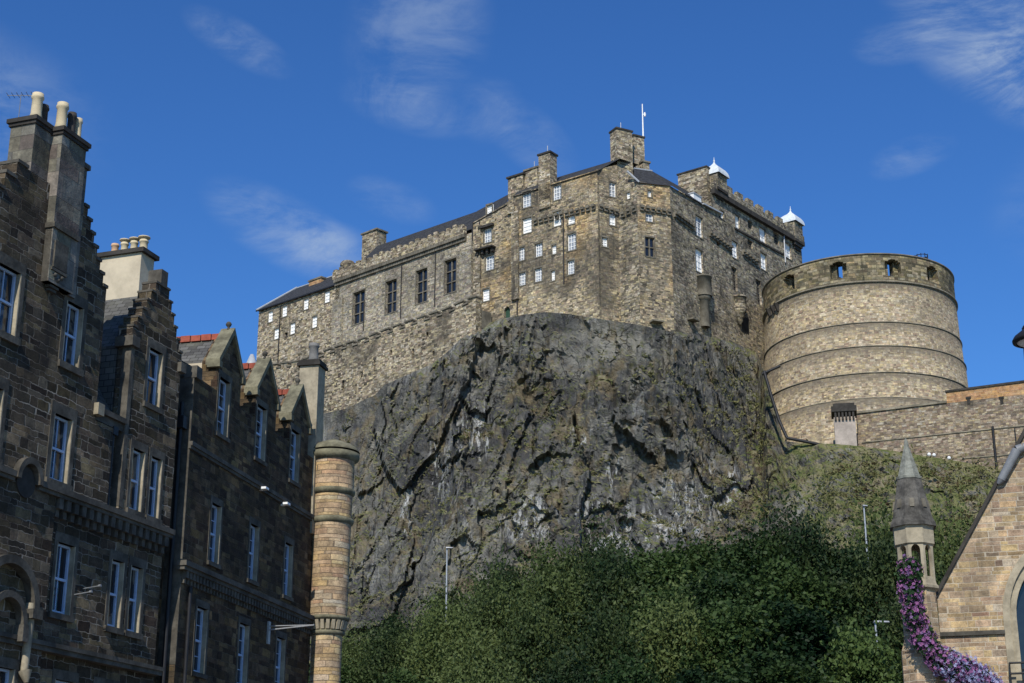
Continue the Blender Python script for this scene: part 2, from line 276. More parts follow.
# ------------------------------------------------------------------ helpers
def tag(o, label=None, cat=None, group=None, kind=None):
    if label: o['label'] = label
    if cat: o['category'] = cat
    if group: o['group'] = group
    if kind: o['kind'] = kind
    return o
def thing(name, loc, label, cat, group=None):
    o = bpy.data.objects.new(name, None); col.objects.link(o); o.location = loc; o.empty_display_size = .5
    return tag(o, label, cat, group)
def root_loc(o):
    l = Vector((0, 0, 0))
    while o is not None: l += o.location; o = o.parent
    return l
class MB:
    def __init__(s): s.v = []; s.f = []; s.uv = {}; s.sm = set()
    def add(s, vs, fs, smooth=False, uvs=None):
        o = len(s.v); s.v += [tuple(x) for x in vs]
        for i, f in enumerate(fs):
            if smooth: s.sm.add(len(s.f))
            if uvs: s.uv[len(s.f)] = uvs[i]
            s.f.append([o + k for k in f])
    def hexa(s, p):   # 8 points: bottom 4 ccw, top 4
        s.add(p, [(0, 3, 2, 1), (4, 5, 6, 7), (0, 1, 5, 4), (1, 2, 6, 5), (2, 3, 7, 6), (3, 0, 4, 7)])
    def bar(s, p, q, r, n=8, r2=None, cap=True):
        p, q = Vector(p), Vector(q); d = (q - p).normalized(); a = d.orthogonal().normalized(); b = d.cross(a)
        r2 = r if r2 is None else r2; vs = []
        for c, rr in ((p, r), (q, r2)):
            for k in range(n): an = 2 * math.pi * k / n; vs.append(c + (a * math.cos(an) + b * math.sin(an)) * rr)
        s.add(vs, [(k, (k + 1) % n, n + (k + 1) % n, n + k) for k in range(n)], smooth=n > 6)
        if cap: s.add(vs[:n], [tuple(range(n))[::-1]]); s.add(vs[n:], [tuple(range(n))])
    def lathe(s, c, prof, n=24, a0=0, smooth=True, a1=None, capt=True):
        c = Vector(c); full = a1 is None; m = n if full else n + 1; vs = []; span = 2 * math.pi if full else a1 - a0
        for (r, z) in prof:
            for k in range(m): an = a0 + span * k / n; vs.append((c.x + r * math.cos(an), c.y + r * math.sin(an), c.z + z))
        fs = []; uvs = []
        rr = max(r for r, z in prof)
        for i in range(len(prof) - 1):
            for k in range(n):
                k2 = (k + 1) % m if full else k + 1
                fs.append((i * m + k, i * m + k2, (i + 1) * m + k2, (i + 1) * m + k))
                ua, ub = rr * span * k / n, rr * span * (k + 1) / n
                za, zb = c.z + prof[i][1], c.z + prof[i + 1][1]
                if abs(za - zb) < 1e-3: za += prof[i][0]; zb += prof[i + 1][0]
                uvs.append([(ua, za), (ub, za), (ub, zb), (ua, zb)])
        s.add(vs, fs, smooth, uvs)
        if capt and full and prof[-1][0] > .01: s.add(vs[-m:], [tuple(range(m))])
    def build(s, name, mat, parent=None, edge=None):
        base = root_loc(parent) if parent else Vector((0, 0, 0))
        me = bpy.data.meshes.new(name); me.from_pydata([(x - base.x, y - base.y, z - base.z) for x, y, z in s.v], [], s.f)
        me.materials.append(MATS[mat]); ul = me.uv_layers.new(name='UVMap').data
        vs = s.v
        for p in me.polygons:
            cu = s.uv.get(p.index)
            if cu:
                for k, li in enumerate(p.loop_indices): ul[li].uv = cu[k]
                continue
            n = p.normal; h = math.hypot(n.x, n.y)
            if h > .3:
                tx, ty = -n.y / h, n.x / h; sz = 1 / max(h, .3)
                for li, vi in zip(p.loop_indices, p.vertices): q = vs[vi]; ul[li].uv = (q[0] * tx + q[1] * ty, q[2] * sz)
            else:
                for li, vi in zip(p.loop_indices, p.vertices): q = vs[vi]; ul[li].uv = (q[0], q[1])
        if s.sm:
            for i in s.sm: me.polygons[i].use_smooth = True
        o = bpy.data.objects.new(name, me); col.objects.link(o)
        if parent: o.parent = parent
        return o
class Fr:
    """vertical plane in plan: origin, azimuth of u, outward normal towards the viewer"""
    def __init__(s, A, az):
        s.A = Vector((A[0], A[1])); s.t = Vector((math.sin(R(az)), math.cos(R(az)))); n = Vector((s.t.y, -s.t.x))
        if n.dot(-s.A) < 0: n = -n
        s.n = n
    def P(s, u, d, z): q = s.A + s.t * u + s.n * d; return Vector((q.x, q.y, z))
    def uz(s, px, py, d=0.0):
        r = ray(px, py); A = s.A + s.n * d; det = r[0] * (-s.t.y) - (-s.t.x) * r[1]
        k = (A.x * (-s.t.y) - (-s.t.x) * A.y) / det; u = (r[0] * A.y - r[1] * A.x) / det
        return (u, CZ + k * r[2])
    def U(s, px, py, d=0.0): return s.uz(px, py, d)[0]
    def Z(s, px, py, d=0.0): return s.uz(px, py, d)[1]
    def box(s, mb, u0, u1, d0, d1, z0, z1, z0b=None, z1b=None):
        z0b = z0 if z0b is None else z0b; z1b = z1 if z1b is None else z1b     # z at u1
        p = [s.P(u0, d0, z0), s.P(u1, d0, z0b), s.P(u1, d1, z0b), s.P(u0, d1, z0), s.P(u0, d0, z1), s.P(u1, d0, z1b), s.P(u1, d1, z1b), s.P(u0, d1, z1)]
        mb.hexa(p)
    def wall(s, name, mat, parent, outline, holes=(), depth=.3, thick=.6, d=0.0):
        """outline: (u,z) loop; holes: list of (u,z) loops; real reveals and thickness"""
        pts = []; edges = []; loops = [list(outline)] + [list(h) for h in holes]
        for lp in loops:
            o = len(pts); n = len(lp); pts += [Vector(q) for q in lp]; edges += [(o + i, o + (i + 1) % n) for i in range(n)]
        vo, eo, fo, *_ = delaunay_2d_cdt(pts, edges, [], 0, 1e-5)
        def inside(q, lp):
            c = False; n = len(lp)
            for i in range(n):
                (x1, y1), (x2, y2) = lp[i], lp[(i + 1) % n]
                if (y1 > q[1]) != (y2 > q[1]) and q[0] < (x2 - x1) * (q[1] - y1) / (y2 - y1) + x1: c = not c
            return c
        mb = MB(); fs = []
        for f in fo:
            c = (sum(vo[i][0] for i in f) / len(f), sum(vo[i][1] for i in f) / len(f))
            if inside(c, loops[0]) and not any(inside(c, h) for h in loops[1:]): fs.append(tuple(f))
        mb.add([s.P(q[0], d, q[1]) for q in vo], fs)
        def strip(lp, dd):
            n = len(lp)
            for i in range(n):
                (a, b), (c_, e) = lp[i], lp[(i + 1) % n]
                mb.add([s.P(a, d, b), s.P(c_, d, e), s.P(c_, d - dd, e), s.P(a, d - dd, b)], [(0, 1, 2, 3)])
        strip(loops[0], thick)
        for h in loops[1:]: strip(h, depth)
        mb.add([s.P(q[0], d - thick, q[1]) for q in vo], fs)
        return mb.build(name, mat, parent)
def rect(u0, u1, z0, z1): return [(u0, z0), (u1, z0), (u1, z1), (u0, z1)]
def sash(F, parent, u0, u1, z0, z1, d, surround=.14, smat='dressed_stone', cols=2, rows=2, glass='window_glass', proud=.02, reveal=.22, wname='window', bars='white_paint', bw=.045, sill=True):
    """sash window set back in its opening: frame, glazing bars, pane, stone surround"""
    f = MB(); dd = d - reveal
    fw = .07
    F.box(f, u0, u0 + fw, dd, dd + .08, z0, z1); F.box(f, u1 - fw, u1, dd, dd + .08, z0, z1)
    F.box(f, u0 + fw, u1 - fw, dd, dd + .08, z1 - fw, z1); F.box(f, u0 + fw, u1 - fw, dd, dd + .085, z0, z0 + .1)
    zm = (z0 + z1) / 2; F.box(f, u0 + fw, u1 - fw, dd - .002, dd + .09, zm - .035, zm + .035)
    for k in range(1, cols):
        uc = u0 + (u1 - u0) * k / cols
        F.box(f, uc - .014, uc + .014, dd + .01, dd + .05, zm + .035, z1 - fw); F.box(f, uc - .014, uc + .014, dd, dd + .04, z0 + .1, zm - .035)
    for k in range(1, rows):
        for (a, b) in ((z0 + .1, zm - .035), (zm + .035, z1 - fw)):
            zc = a + (b - a) * k / rows; F.box(f, u0 + fw, u1 - fw, dd + .012, dd + .045, zc - .012, zc + .012)
    wo = f.build(wname, 'skylit_sash_paint' if bars == 'white_paint' else bars, parent)
    g = MB(); F.box(g, u0, u1, dd - .03, dd + .015, z0, z1); g.build('pane', glass, wo)
    if surround:
        q = MB(); sw = surround; y0 = d - reveal
        F.box(q, u0 - sw, u0 - .04, y0, d + proud, z0, z1); F.box(q, u1 + .04, u1 + sw, y0, d + proud, z0, z1)
        F.box(q, u0 - sw, u1 + sw, y0, d + proud + .003, z1, z1 + sw * 1.6)
        if sill: F.box(q, u0 - sw, u1 + sw, d - reveal - .01, d + proud + .06, z0 - sw, z0)
        q.build('surround', 'margin_stone', wo)  # front margins darkened: grazing-sun shade put into the stone colour
        q = MB(); F.box(q, u0 - .04, u0 + .002, y0, d + proud - .004, z0, z1); F.box(q, u1 - .002, u1 + .04, y0, d + proud - .004, z0, z1); q.build('jamb', 'dressed_stone', wo)  # same stone kept pale here, so the reveals look sunlit
    return wo
def pot(parent, c, r, h, mat='cream_pot', cowl=False):
    mb = MB(); mb.lathe(c, [(r * .95, 0), (r * .9, h * .1), (r, h * .15), (r * .88, h * .25), (r * .84, h * .78), (r * 1.02, h * .82), (r * 1.02, h * .9), (r * .92, h * .92), (r * .92, h), (r * .7, h), (r * .7, h * .8)], 16)
    if cowl: mb.lathe((c[0], c[1], c[2] + h), [(r * .35, 0), (r * .35, h * .16), (r * 1.35, h * .16), (r * 1.3, h * .24), (r * .2, h * .34)], 12)
    return mb.build('chimney_pot', mat, parent)

# ------------------------------------------------------------------ ground and crag
mb = MB(); mb.add([(-3000, -3000, 0), (3000, -3000, 0), (3000, 3000, 0), (-3000, 3000, 0)], [(0, 1, 2, 3)]); tag(mb.build('ground', 'setts'), kind='structure')
mb = MB(); mb.add([(-8, -30, .004), (5, -30, .004), (9, 95, .004), (0, 95, .004)], [(0, 1, 2, 3)]); tag(mb.build('road', 'asphalt'), kind='structure')
mb = MB(); mb.hexa([(-11, -30, 0), (-8, -30, 0), (0, 95, 0), (-2, 95, 0), (-11, -30, .13), (-8, -30, .13), (0, 95, .13), (-2, 95, .13)]); tag(mb.build('pavement', 'setts'), kind='structure')

# castle planes in plan
C = at(597, 240, 190)
S = Fr((C.x, C.y), 127)                                     # south front of the palace
u2 = S.U(472, 250); p2 = S.P(u2, 0, 0); H = Fr((p2.x, p2.y), 132.5)   # hall front, u negative to the left
F2_ = Fr((C.x, C.y), 62); e = F2_.P(F2_.U(619, 230), 0, 0)
F3_ = Fr((e.x, e.y), 133); e = F3_.P(F3_.U(638, 230), 0, 0)
F4_ = Fr((e.x, e.y), 66); e = F4_.P(F4_.U(671, 230), 0, 0)
E_ = Fr((e.x, e.y), 37)                                     # east front
DC = at(858, 300, 205); DC.z = 0; DR = 12.95                  # round battery
fw0 = DC + Vector((-.05, -1, 0)) * (DR - .6)
FW = Fr((at(857, 430, 189).x, 189), 117)                      # forewall running right and nearer

def vnoise(P, sc, seed=0):
    out = np.empty(len(P)); o = Vector((seed * 17.3, seed * 5.1, seed * 9.7))
    for i, q in enumerate(P): out[i] = mnoise.noise(Vector((q[0] * sc[0], q[1] * sc[1], q[2] * sc[2])) + o)
    return out
top = []
def addtop(F, pts, d=.6):
    for px, py in pts: u, z = F.uz(px, py, d); q = F.P(u, d, z); top.append((q.x, q.y, z))
addtop(H, [(120, 470), (200, 440), (270, 428), (300, 420), (321, 414), (345, 409), (375, 395), (384, 385), (414, 372), (432, 364), (446, 353), (462, 338)], 3.9)
addtop(S, [(482, 326), (500, 319), (522, 315), (545, 312), (570, 314), (594, 318)], .8)
addtop(F4_, [(640, 325), (668, 331)], 1.2)
addtop(E_, [(700, 334), (735, 343), (756, 352)], .8)
q = at(764, 372, 197); top.append(tuple(q)); q = at(773, 405, 194); top.append(tuple(q)); q = at(784, 441, 192); top.append(tuple(q))
for px, py, Y in [(800, 443, 190), (832, 444, 186.6), (858, 446, 186)]: top.append(tuple(at(px, py, Y)))
addtop(FW, [(900, 452), (950, 460), (1000, 469), (1060, 476), (1150, 500), (1260, 530)], .5)
top = np.array(top)
bot = []
n = len(top)
for i, (x, y, z) in enumerate(top):
    # foot of the crag, further out under the grass slope
    r = x / y
    Yb = np.interp(x, [-60, -20, 10, 25, 34, 45, 60, 90], [172, 168, 163, 158, 150, 142, 134, 128])
    bot.append((x * .98 * Yb / y if x > 0 else x * Yb / y, Yb, 9.0))
bot = np.array(bot)
seg = np.r_[0, np.cumsum(np.hypot(*(np.diff(top[:, :2], axis=0).T)))]
NS, NT = 660, 300
ss = np.linspace(0, seg[-1], NS)
T = np.array([np.interp(ss, seg, top[:, k]) for k in range(3)]).T; B = np.array([np.interp(ss, seg, bot[:, k]) for k in range(3)]).T
tt = np.linspace(0, 1, NT)
G = np.zeros((NT, NS, 3))
rockness = np.interp(T[:, 0], [25, 33, 40], [1, .55, .30])
prof_c = np.interp(tt, [0, .12, .35, .6, .85, 1], [0, .03, .17, .40, .72, 1])     # convex cliff
for j, t_ in enumerate(tt):
    hfrac = rockness * prof_c[j] + (1 - rockness) * (t_ * .98 + .02 * math.sin(t_ * 9))
    G[j, :, 0] = T[:, 0] + (B[:, 0] - T[:, 0]) * hfrac; G[j, :, 1] = T[:, 1] + (B[:, 1] - T[:, 1]) * hfrac
    G[j, :, 2] = T[:, 2] + (B[:, 2] - T[:, 2]) * t_
dn = np.stack([B[:, 0] - T[:, 0], B[:, 1] - T[:, 1]], 1); dn[:, 0] += 0; dn /= np.linalg.norm(dn, axis=1)[:, None]
flat = G.reshape(-1, 3)
n_big = vnoise(flat, (.05, .05, .045), 1); n_mid = vnoise(flat, (.14, .14, .07), 2); n_joint = vnoise(flat, (.33, .33, .08), 3)
n_f = vnoise(flat, (.6, .6, .45), 4); n_ff = vnoise(flat, (1.5, 1.5, 1.2), 5)
ter = (flat[:, 2] * .10 + n_big * 2.6 + n_mid * .8 - flat[:, 0] * .02); ter = ter - np.floor(ter)
def facets(P, sc, A, Bt, wq):      # tilted planar blocks, like jointed basalt
    out = np.empty(len(P))
    for i, q in enumerate(P):
        w_ = wq[i]; v = Vector((q[0] * sc[0] + w_, q[1] * sc[1] - w_ * .6, q[2] * sc[2] + w_ * .8)); p_ = mnoise.voronoi(v)[1][0]
        h = mnoise.cell_vector(Vector((round(p_.x * 97), round(p_.y * 97), round(p_.z * 97)))); d_ = v - p_
        out[i] = (h.x - .5) * A + (d_.x * (h.y - .5) + d_.z * (h.z - .35)) * Bt
    return out
f1 = facets(flat, (.10, .10, .055), 4.2, 5.5, n_mid * .5); f2 = facets(flat, (.27, .27, .14), 1.7, 2.6, n_f * .3); f3 = facets(flat, (.75, .75, .45), .65, 1.0, n_ff * .3)
edge = np.minimum(1, np.arange(NT) / 9.0)[:, None].repeat(NS, 1).reshape(-1)
rk = np.tile(rockness, NT); tf = np.repeat(tt, NS)
fis = np.exp(-(n_joint / .045) ** 2) * np.clip(n_big * 2 + .6, 0, 1); lj = vnoise(flat, (.06, .06, .30), 9); led = np.clip((lj - np.floor(lj * 5) / 5) * 5, 0, 1)
disp = n_big * 3.4 + n_mid * 1.5 - fis * .8 + (1 - led) * .16 + f1 * .62 + f2 * .95 + f3 * .8 + n_f * .3 + n_ff * .22 + .9
disp = np.maximum(disp, -.2 - 6 * np.maximum(0, tf - .12))
disp = (disp * .85 - .7) * edge * (rk * .92 + .1) + (n_f * .35 + n_ff * .2) * (1 - rk)
zz = (n_ff * .35 + n_f * .5) * edge
dd_ = np.tile(dn, (NT, 1))
flat[:, 0] += dd_[:, 0] * disp; flat[:, 1] += dd_[:, 1] * disp; flat[:, 2] += zz
# a cap running back under the walls
cap = T.copy(); cap[:, :2] -= dn * 25; cap[:, 2] += 1
vs = np.vstack([flat, cap])
fs = []
for j in range(NT - 1):
    a = j * NS
    for i in range(NS - 1): fs.append((a + i, a + NS + i, a + NS + i + 1, a + i + 1))
o0 = NT * NS
for i in range(NS - 1): fs.append((o0 + i, i, i + 1, o0 + i + 1))
me = bpy.data.meshes.new('crag'); me.from_pydata(vs.tolist(), [], fs); me.materials.append(MATS['crag_rock'])
crag = bpy.data.objects.new('crag', me); col.objects.link(crag); tag(crag, kind='structure')
# embankment under the trees
vs = []; fs = []; nx, ny = 90, 40
def emb(x, y): k = min(1, max(0, (y - 84) / 80)); return (3 * k * k - 2 * k ** 3) * 15 - .3 + (mnoise.noise(Vector((x * .05, y * .05, 0))) * 1.2) * min(1, k * 4)
for j in range(ny):
    for i in range(nx): x = -120 + 270 * i / (nx - 1); y = 80 + 110 * j / (ny - 1); vs.append((x, y, emb(x, y)))
for j in range(ny - 1):
    for i in range(nx - 1): fs.append((j * nx + i, j * nx + i + 1, (j + 1) * nx + i + 1, (j + 1) * nx + i))
mb = MB(); mb.add(vs, fs, True); tag(mb.build('hillside', 'grass_earth'), kind='structure')

# scrub tufts on the crag
def tufts(name, mat, n, xr, tr, size, label, cat):
    mb_v = []; mb_f = []
    cnt = 0
    while cnt < n:
        i = int(rng.uniform(0, NS - 1)); j = int(rng.uniform(tr[0], tr[1]) * (NT - 1)); q = vs_all[j * NS + i]
        if not (xr[0] < q[0] < xr[1]): continue
        if mnoise.noise(Vector((q[0] * .12, q[1] * .12, q[2] * .14 + 5))) < rng.uniform(-.25, .35): continue
        if xr[0] < 20:                       # on the cliff only where it is a ledge
            a_ = vs_all[(j + 1) * NS + i if j < NT - 1 else j * NS + i]; 
            if abs(a_[2] - q[2]) > .9 * math.hypot(a_[0] - q[0], a_[1] - q[1]) * 1.6 + .02: 
                if rng.uniform() > .06: continue
        cnt += 1; sc = size * rng.uniform(.5, 1.5)
        for _ in range(16):
            c = np.array(q) + rng.normal(0, 1, 3) * (sc * .5, sc * .5, sc * .3) + (0, 0, sc * .3)
            a = rng.normal(0, 1, 3); a /= np.linalg.norm(a); b = np.cross(a, rng.normal(0, 1, 3)); b /= np.linalg.norm(b); l = .22 * rng.uniform(.5, 1.3)
            k = len(mb_v); mb_v += [tuple(c - a * l), tuple(c + b * l * .45), tuple(c + a * l), tuple(c - b * l * .45)]; mb_f.append((k, k + 1, k + 2, k + 3))
    me = bpy.data.meshes.new(name); me.from_pydata(mb_v, [], mb_f); me.materials.append(MATS[mat]); o = bpy.data.objects.new(name, me); col.objects.link(o)
    tag(o, label, cat, kind='stuff')
vs_all = flat
tufts('scrub', 'scrub_leaf', 1300, (35, 90), (.0, .95), 1.0, 'green scrub scattered over the grassy slope below the round battery', 'scrub')
tufts('dry_scrub', 'brown_scrub', 300, (38, 80), (.05, .9), .9, 'brown dry scrub patches on the slope right of the cliff', 'scrub')
tufts('ledge_grass', 'scrub_leaf', 2200, (-70, 32), (.03, .98), .6, 'tufts of grass growing on the ledges of the dark cliff', 'grass')
# ------------------------------------------------------------------ castle
def cwin(F, parent, px0, px1, py0, py1, d=0.0, kind='blind', rev=.3, holes=None, cols=2, rows=3):
    """castle window from its measured extent on the wall plane"""
    pm = (py0 + py1) / 2; u0 = F.U(px0, pm, d); u1 = F.U(px1, pm, d)
    if u0 > u1: u0, u1 = u1, u0
    u0 -= .09; u1 += .09
    pc = (px0 + px1) / 2; z0 = F.Z(pc, py1, d) - .08; z1 = F.Z(pc, py0, d) + .08
    holes.append(rect(u0, u1, z0, z1))
    def later():
        m = MB(); dd = d - rev; fw = .09
        F.box(m, u0, u0 + fw, dd, dd + .1, z0, z1); F.box(m, u1 - fw, u1, dd, dd + .1, z0, z1)
        F.box(m, u0 + fw, u1 - fw, dd, dd + .1, z1 - fw, z1); F.box(m, u0 + fw, u1 - fw, dd, dd + .1, z0, z0 + fw)
        th = .075 if kind != 'mullion' else .16
        for k in range(1, cols): uc = u0 + (u1 - u0) * k / cols; F.box(m, uc - th / 2, uc + th / 2, dd - .002, dd + .09 + (th > .1) * .1, z0 + fw, z1 - fw)
        for k in range(1, rows): zc = z0 + (z1 - z0) * k / rows; F.box(m, u0 + fw, u1 - fw, dd + .003, dd + .085 + (th > .1) * .1, zc - th / 2, zc + th / 2)
        fm = {'blind': 'white_paint', 'sash': 'white_paint', 'dark': 'castle_dressed', 'mullion': 'castle_dressed'}[kind]
        o = m.build('window', fm, parent)
        g = MB(); F.box(g, u0 - .05, u1 + .05, dd - .06, dd + .02, z0 - .05, z1 + .05)
        g.build('pane', {'blind': 'blind_white', 'sash': 'pale_glass', 'dark': 'window_glass', 'mullion': 'window_glass'}[kind], o)
        if kind != 'dark':
            q = MB(); sw = .13; F.box(q, u0 - sw, u1 + sw, d - .02, d + .05, z1, z1 + .22); F.box(q, u0 - sw, u1 + sw, d - .02, d + .07, z0 - .15, z0)
            F.box(q, u0 - sw, u0, d - .02, d + .035, z0, z1); F.box(q, u1, u1 + sw, d - .02, d + .035, z0, z1); q.build('surround', 'castle_dressed', o)
    return later
def corbels(F, name, mat, parent, pa, pb, n, d=0.0, h=.45, out=.4, w=.35, string=True):
    ua, za = F.uz(*pa, d); ub, zb = F.uz(*pb, d); m = MB()
    for k in range(n):
        t = (k + .5) / n; u = ua + (ub - ua) * t; z = za + (zb - za) * t
        F.box(m, u - w / 2, u + w / 2, d - .05, d + out * .55, z - h, z - h * .5); F.box(m, u - w / 2 - .004, u + w / 2 + .004, d - .05, d + out, z - h * .5, z)
    if string: F.box(m, ua, ub, d - .05, d + out + .05, za, za + .22, zb, zb + .22)
    return m.build(name, mat, parent)
def chimney(F, name, mat, parent, px0, px1, pyt, pyb, d0, dep, ucap=.15, capm='castle_dressed', rod=False):
    pm = (pyt + pyb) / 2; u0 = F.U(px0, pm, d0); u1 = F.U(px1, pm, d0)
    if u0 > u1: u0, u1 = u1, u0
    zt = F.Z((px0 + px1) / 2, pyt, d0); zb = F.Z((px0 + px1) / 2, pyb, d0)
    m = MB(); F.box(m, u0, u1, d0 - dep, d0, zb - 2, zt - .25); o = m.build(name, mat, parent)
    c = MB(); F.box(c, u0 - ucap, u1 + ucap, d0 - dep - ucap, d0 + ucap, zt - .25, zt); c.build('cap', capm, o)
    if rod: r_ = MB(); q = F.P((u0 + u1) / 2, d0 - dep / 2, zt); r_.bar(q, q + Vector((0, 0, 1.3)), .05, 6); r_.build('lightning_rod', 'galvanised', o)
    return o
def polytop(F, pts, zb, d=0.0):
    tp = [F.uz(x, y, d) for x, y in pts]; return [(tp[0][0], zb), (tp[-1][0], zb)] + tp[::-1]

# barracks at the left end
bk = thing('barracks', H.P(H.U(295, 350), 0, 40), 'small windowed stone castle block with dark slate roof at the far left end', 'building')
hl = []; L = []
for (x0, x1, y0, y1) in [(268.6, 272.4, 312, 321.5), (282.6, 286.6, 306.5, 316), (304, 308, 299.5, 309), (325, 329.3, 291.8, 302), (274.6, 278.6, 329, 338.5), (290.6, 294.6, 323.5, 333.5), (312.5, 316.6, 317, 327)]:
    L.append(cwin(H, bk, x0, x1, y0, y1, -.4, 'blind', .22, hl))
u0 = H.U(258, 330, -.4); z = H.Z(286, 335, -.4); uu = H.U(286, 335, -.4); hl.append(rect(uu - .4, uu + .4, z - .5, z + .4))
ue = H.U(335, 310, -.4)
H.wall('wall', 'castle_rubble', bk, [(u0, 38), (ue, 38), (ue, H.Z(335, 285, -.4)), (u0, H.Z(258, 310.5, -.4))], hl, .3, .8, -.4)
for f in L: f()
m = MB(); H.box(m, uu - .4, uu + .4, -1.1, -.7, z - .5, z + .4); m.build('opening', 'soot_stone', bk)
ze = H.Z(335, 285, -.4); zw = H.Z(258, 310.5, -.4); m = MB()
a = H.P(u0 - .3, -.1, zw - .1); b = H.P(ue, -.1, ze - .1); c = H.P(ue, -6, H.Z(335, 276, -6)); d_ = H.P(H.U(297, 288, -6), -6, H.Z(297, 288, -6)); e2 = H.P(u0 - .3, -12, zw - .1); f2 = H.P(ue, -12, ze - .1)
m.add([a, b, c, d_, e2, f2], [(0, 1, 2, 3), (0, 3, 4), (3, 2, 5, 4)]); m.build('roof', 'dark_slate', bk)
m = MB(); m.bar(a + Vector((0, 0, .1)), d_ + Vector((0, 0, .1)), .14, 6); m.bar(d_, c, .12, 6); m.build('ridge_flashing', 'pale_lead', bk)
m = MB(); H.box(m, u0 - .3, ue, -.12, .02, zw - .28, zw - .1, ze - .28, ze - .1); m.build('gutter', 'black_iron', bk)
chimney(H, 'chimney', 'orange_brick', bk, 309, 321, 278.5, 286, -4.5, 1.4)
m = MB(); q = H.uz(281, 306, -.4); q2 = H.uz(280, 368, -.4); m.bar(H.P(q[0], -.3, q[1]), H.P(q[0], -.3, q2[1]), .09, 6); m.build('downpipe', 'black_iron', bk)
m = MB(); H.box(m, u0, u0 + .8, -14, -1.2, 38, zw - .2); m.build('end_wall', 'castle_rubble', bk)
# great hall
gh = thing('great_hall', H.P(H.U(400, 330), 0, 45), 'long grey stone castle hall with four tall mullioned windows and dark roof', 'building')
hl = []; L = []
for (x0, x1, y0, y1) in [(353.2, 364, 292, 322.5), (386, 396, 281, 312), (416.3, 426.6, 270, 302), (445, 455.6, 260, 292)]:
    L.append(cwin(H, gh, x0, x1, y0, y1, 0, 'mullion', .45, hl, 2, 3))
uL = H.U(335, 310); uR = H.U(473.5, 260)
H.wall('wall', 'hall_stone', gh, [(uL, 44), (uR, 44), (uR, H.Z(473.5, 232)), (uL, H.Z(335, 281))], hl, .5, 1.0, 0)
for f in L: f()
corbels(H, 'corbel_table', 'castle_dressed', gh, (336, 281), (467, 234.5), 54, 0, .95, .55, .42, False)
m = MB(); ua, za = H.uz(335, 281); ub, zb = H.uz(467, 234.5)
H.box(m, ua, ub, .1, .55, za, za + 1.25, zb, zb + 1.25)
for k in range(22):
    t0 = (k + .15) / 22; t1 = (k + .7) / 22; H.box(m, ua + (ub - ua) * t0, ua + (ub - ua) * t1, .1, .55, za + (zb - za) * t0 + 1.25, za + (zb - za) * t0 + 1.5 + .15 * (k % 3), za + (zb - za) * t1 + 1.25, za + (zb - za) * t1 + 1.5 + .15 * (k % 3))
m.build('parapet', 'castle_rubble', gh)
m = MB(); zl = H.Z(354, 268, -.4); zr2 = H.Z(474, 228, -.4); ul = H.U(352, 268, -.4); ur = H.U(476, 222, -.4)
r1 = H.P(H.U(377, 246, -6), -6, H.Z(377, 246, -6)); r2 = H.P(H.U(478, 211, -6), -6, H.Z(478, 211, -6))
dz_ = r1.z - zl
m.add([H.P(ul, -.4, za + .8), H.P(ur, -.4, zb + .8), r2, r1, H.P(ul, -12, zl), H.P(ur, -12, zr2)], [(0, 1, 2, 3), (3, 2, 5, 4), (0, 3, 4)]); m.build('roof', 'dark_slate', gh)
# crow stepped gable wall behind the left corner
m = MB()
for k in range(7):
    H.box(m, uL, uL + .9, -.9 - k * .85, -.05 - k * .85 if k else 0, 44, za + 1.3 + k * .62)
m.build('stepped_gable', 'castle_rubble', gh)
chimney(H, 'chimney', 'castle_rubble', gh, 362, 376.5, 231, 256, -6.0, 2.0, .2)
m = MB(); u_, z_ = H.uz(347.5, 273, -1); m.lathe(H.P(u_, -1, z_ - 2), [(1.0, 0), (1.0, 3.0), (1.15, 3.1), (1.15, 3.4), (.9, 3.75), (.3, 4.0)], 14); m.build('round_turret', 'castle_rubble', gh)
for (x, y0, y1) in [(435.8, 252, 306), (402, 265, 318), (364.5, 300, 330), (341, 298, 350)]:
    m = MB(); u_, z1_ = H.uz(x, y0); m.bar(H.P(u_, .08, z1_), H.P(u_, .08, H.Z(x, y1)), .08, 6); m.build('downpipe', 'black_iron', gh)
m = MB(); ua, ub = uL - .2, uL + 1.9; H.box(m, ua, ub, 0, .35, 44, za - 3.2); m.build('buttress', 'hall_stone', gh)
m = MB(); H.box(m, H.U(462, 270), uR, 0, .5, 56, zb - 1.4); m.build('buttress', 'hall_stone', gh)

# lower curtain wall in front of the hall
cw = thing('curtain_wall', H.P(H.U(400, 360, 3), 3, 40), 'rough battlemented wall with arrow slits running below the castle hall', 'wall')
hl = []
for (x, y0, y1, wd) in [(343.3, 380, 392.5, .55), (356, 384, 394, .35), (374.7, 360, 369.5, .35), (413, 348.5, 358, .4), (427, 332, 336, .5), (433.5, 351, 355, .4), (391, 350, 354, .4), (362, 372, 377, .4)]:
    u_, z1_ = H.uz(x, y0, 3); z0_ = H.Z(x, y1, 3); hl.append(rect(u_ - wd / 2, u_ + wd / 2, z0_, z1_))
tp = [(262, 366), (300, 361), (330, 349), (365, 338), (393, 327), (425, 316), (447, 309), (468, 299), (476, 297)]
tu = [H.uz(x, y, 3) for x, y in tp]; us = np.array([a for a, b in tu]); zs = np.array([b for a, b in tu]); outl = [(us[0], 34), (float(us[0] * .5 + us[-1] * .5), 40), (us[-1], float(zs[-1]) - 6)]
u_ = us[-1]; up = True; seq = []
while u_ > us[0]:
    nu = max(us[0], u_ - (1.5 if up else .9)); zc = float(np.interp(u_, us, zs)); zn = float(np.interp(nu, us, zs)); k = .0 if up else -.65
    if abs((u_) - us[-1]) < 20 or True: seq += [(u_, zc + k), (nu, zn + k)]
    u_ = nu; up = not up
outl += seq
H.wall('wall', 'castle_rubble', cw, outl, hl, .7, 1.1, 3)
m = MB(); 
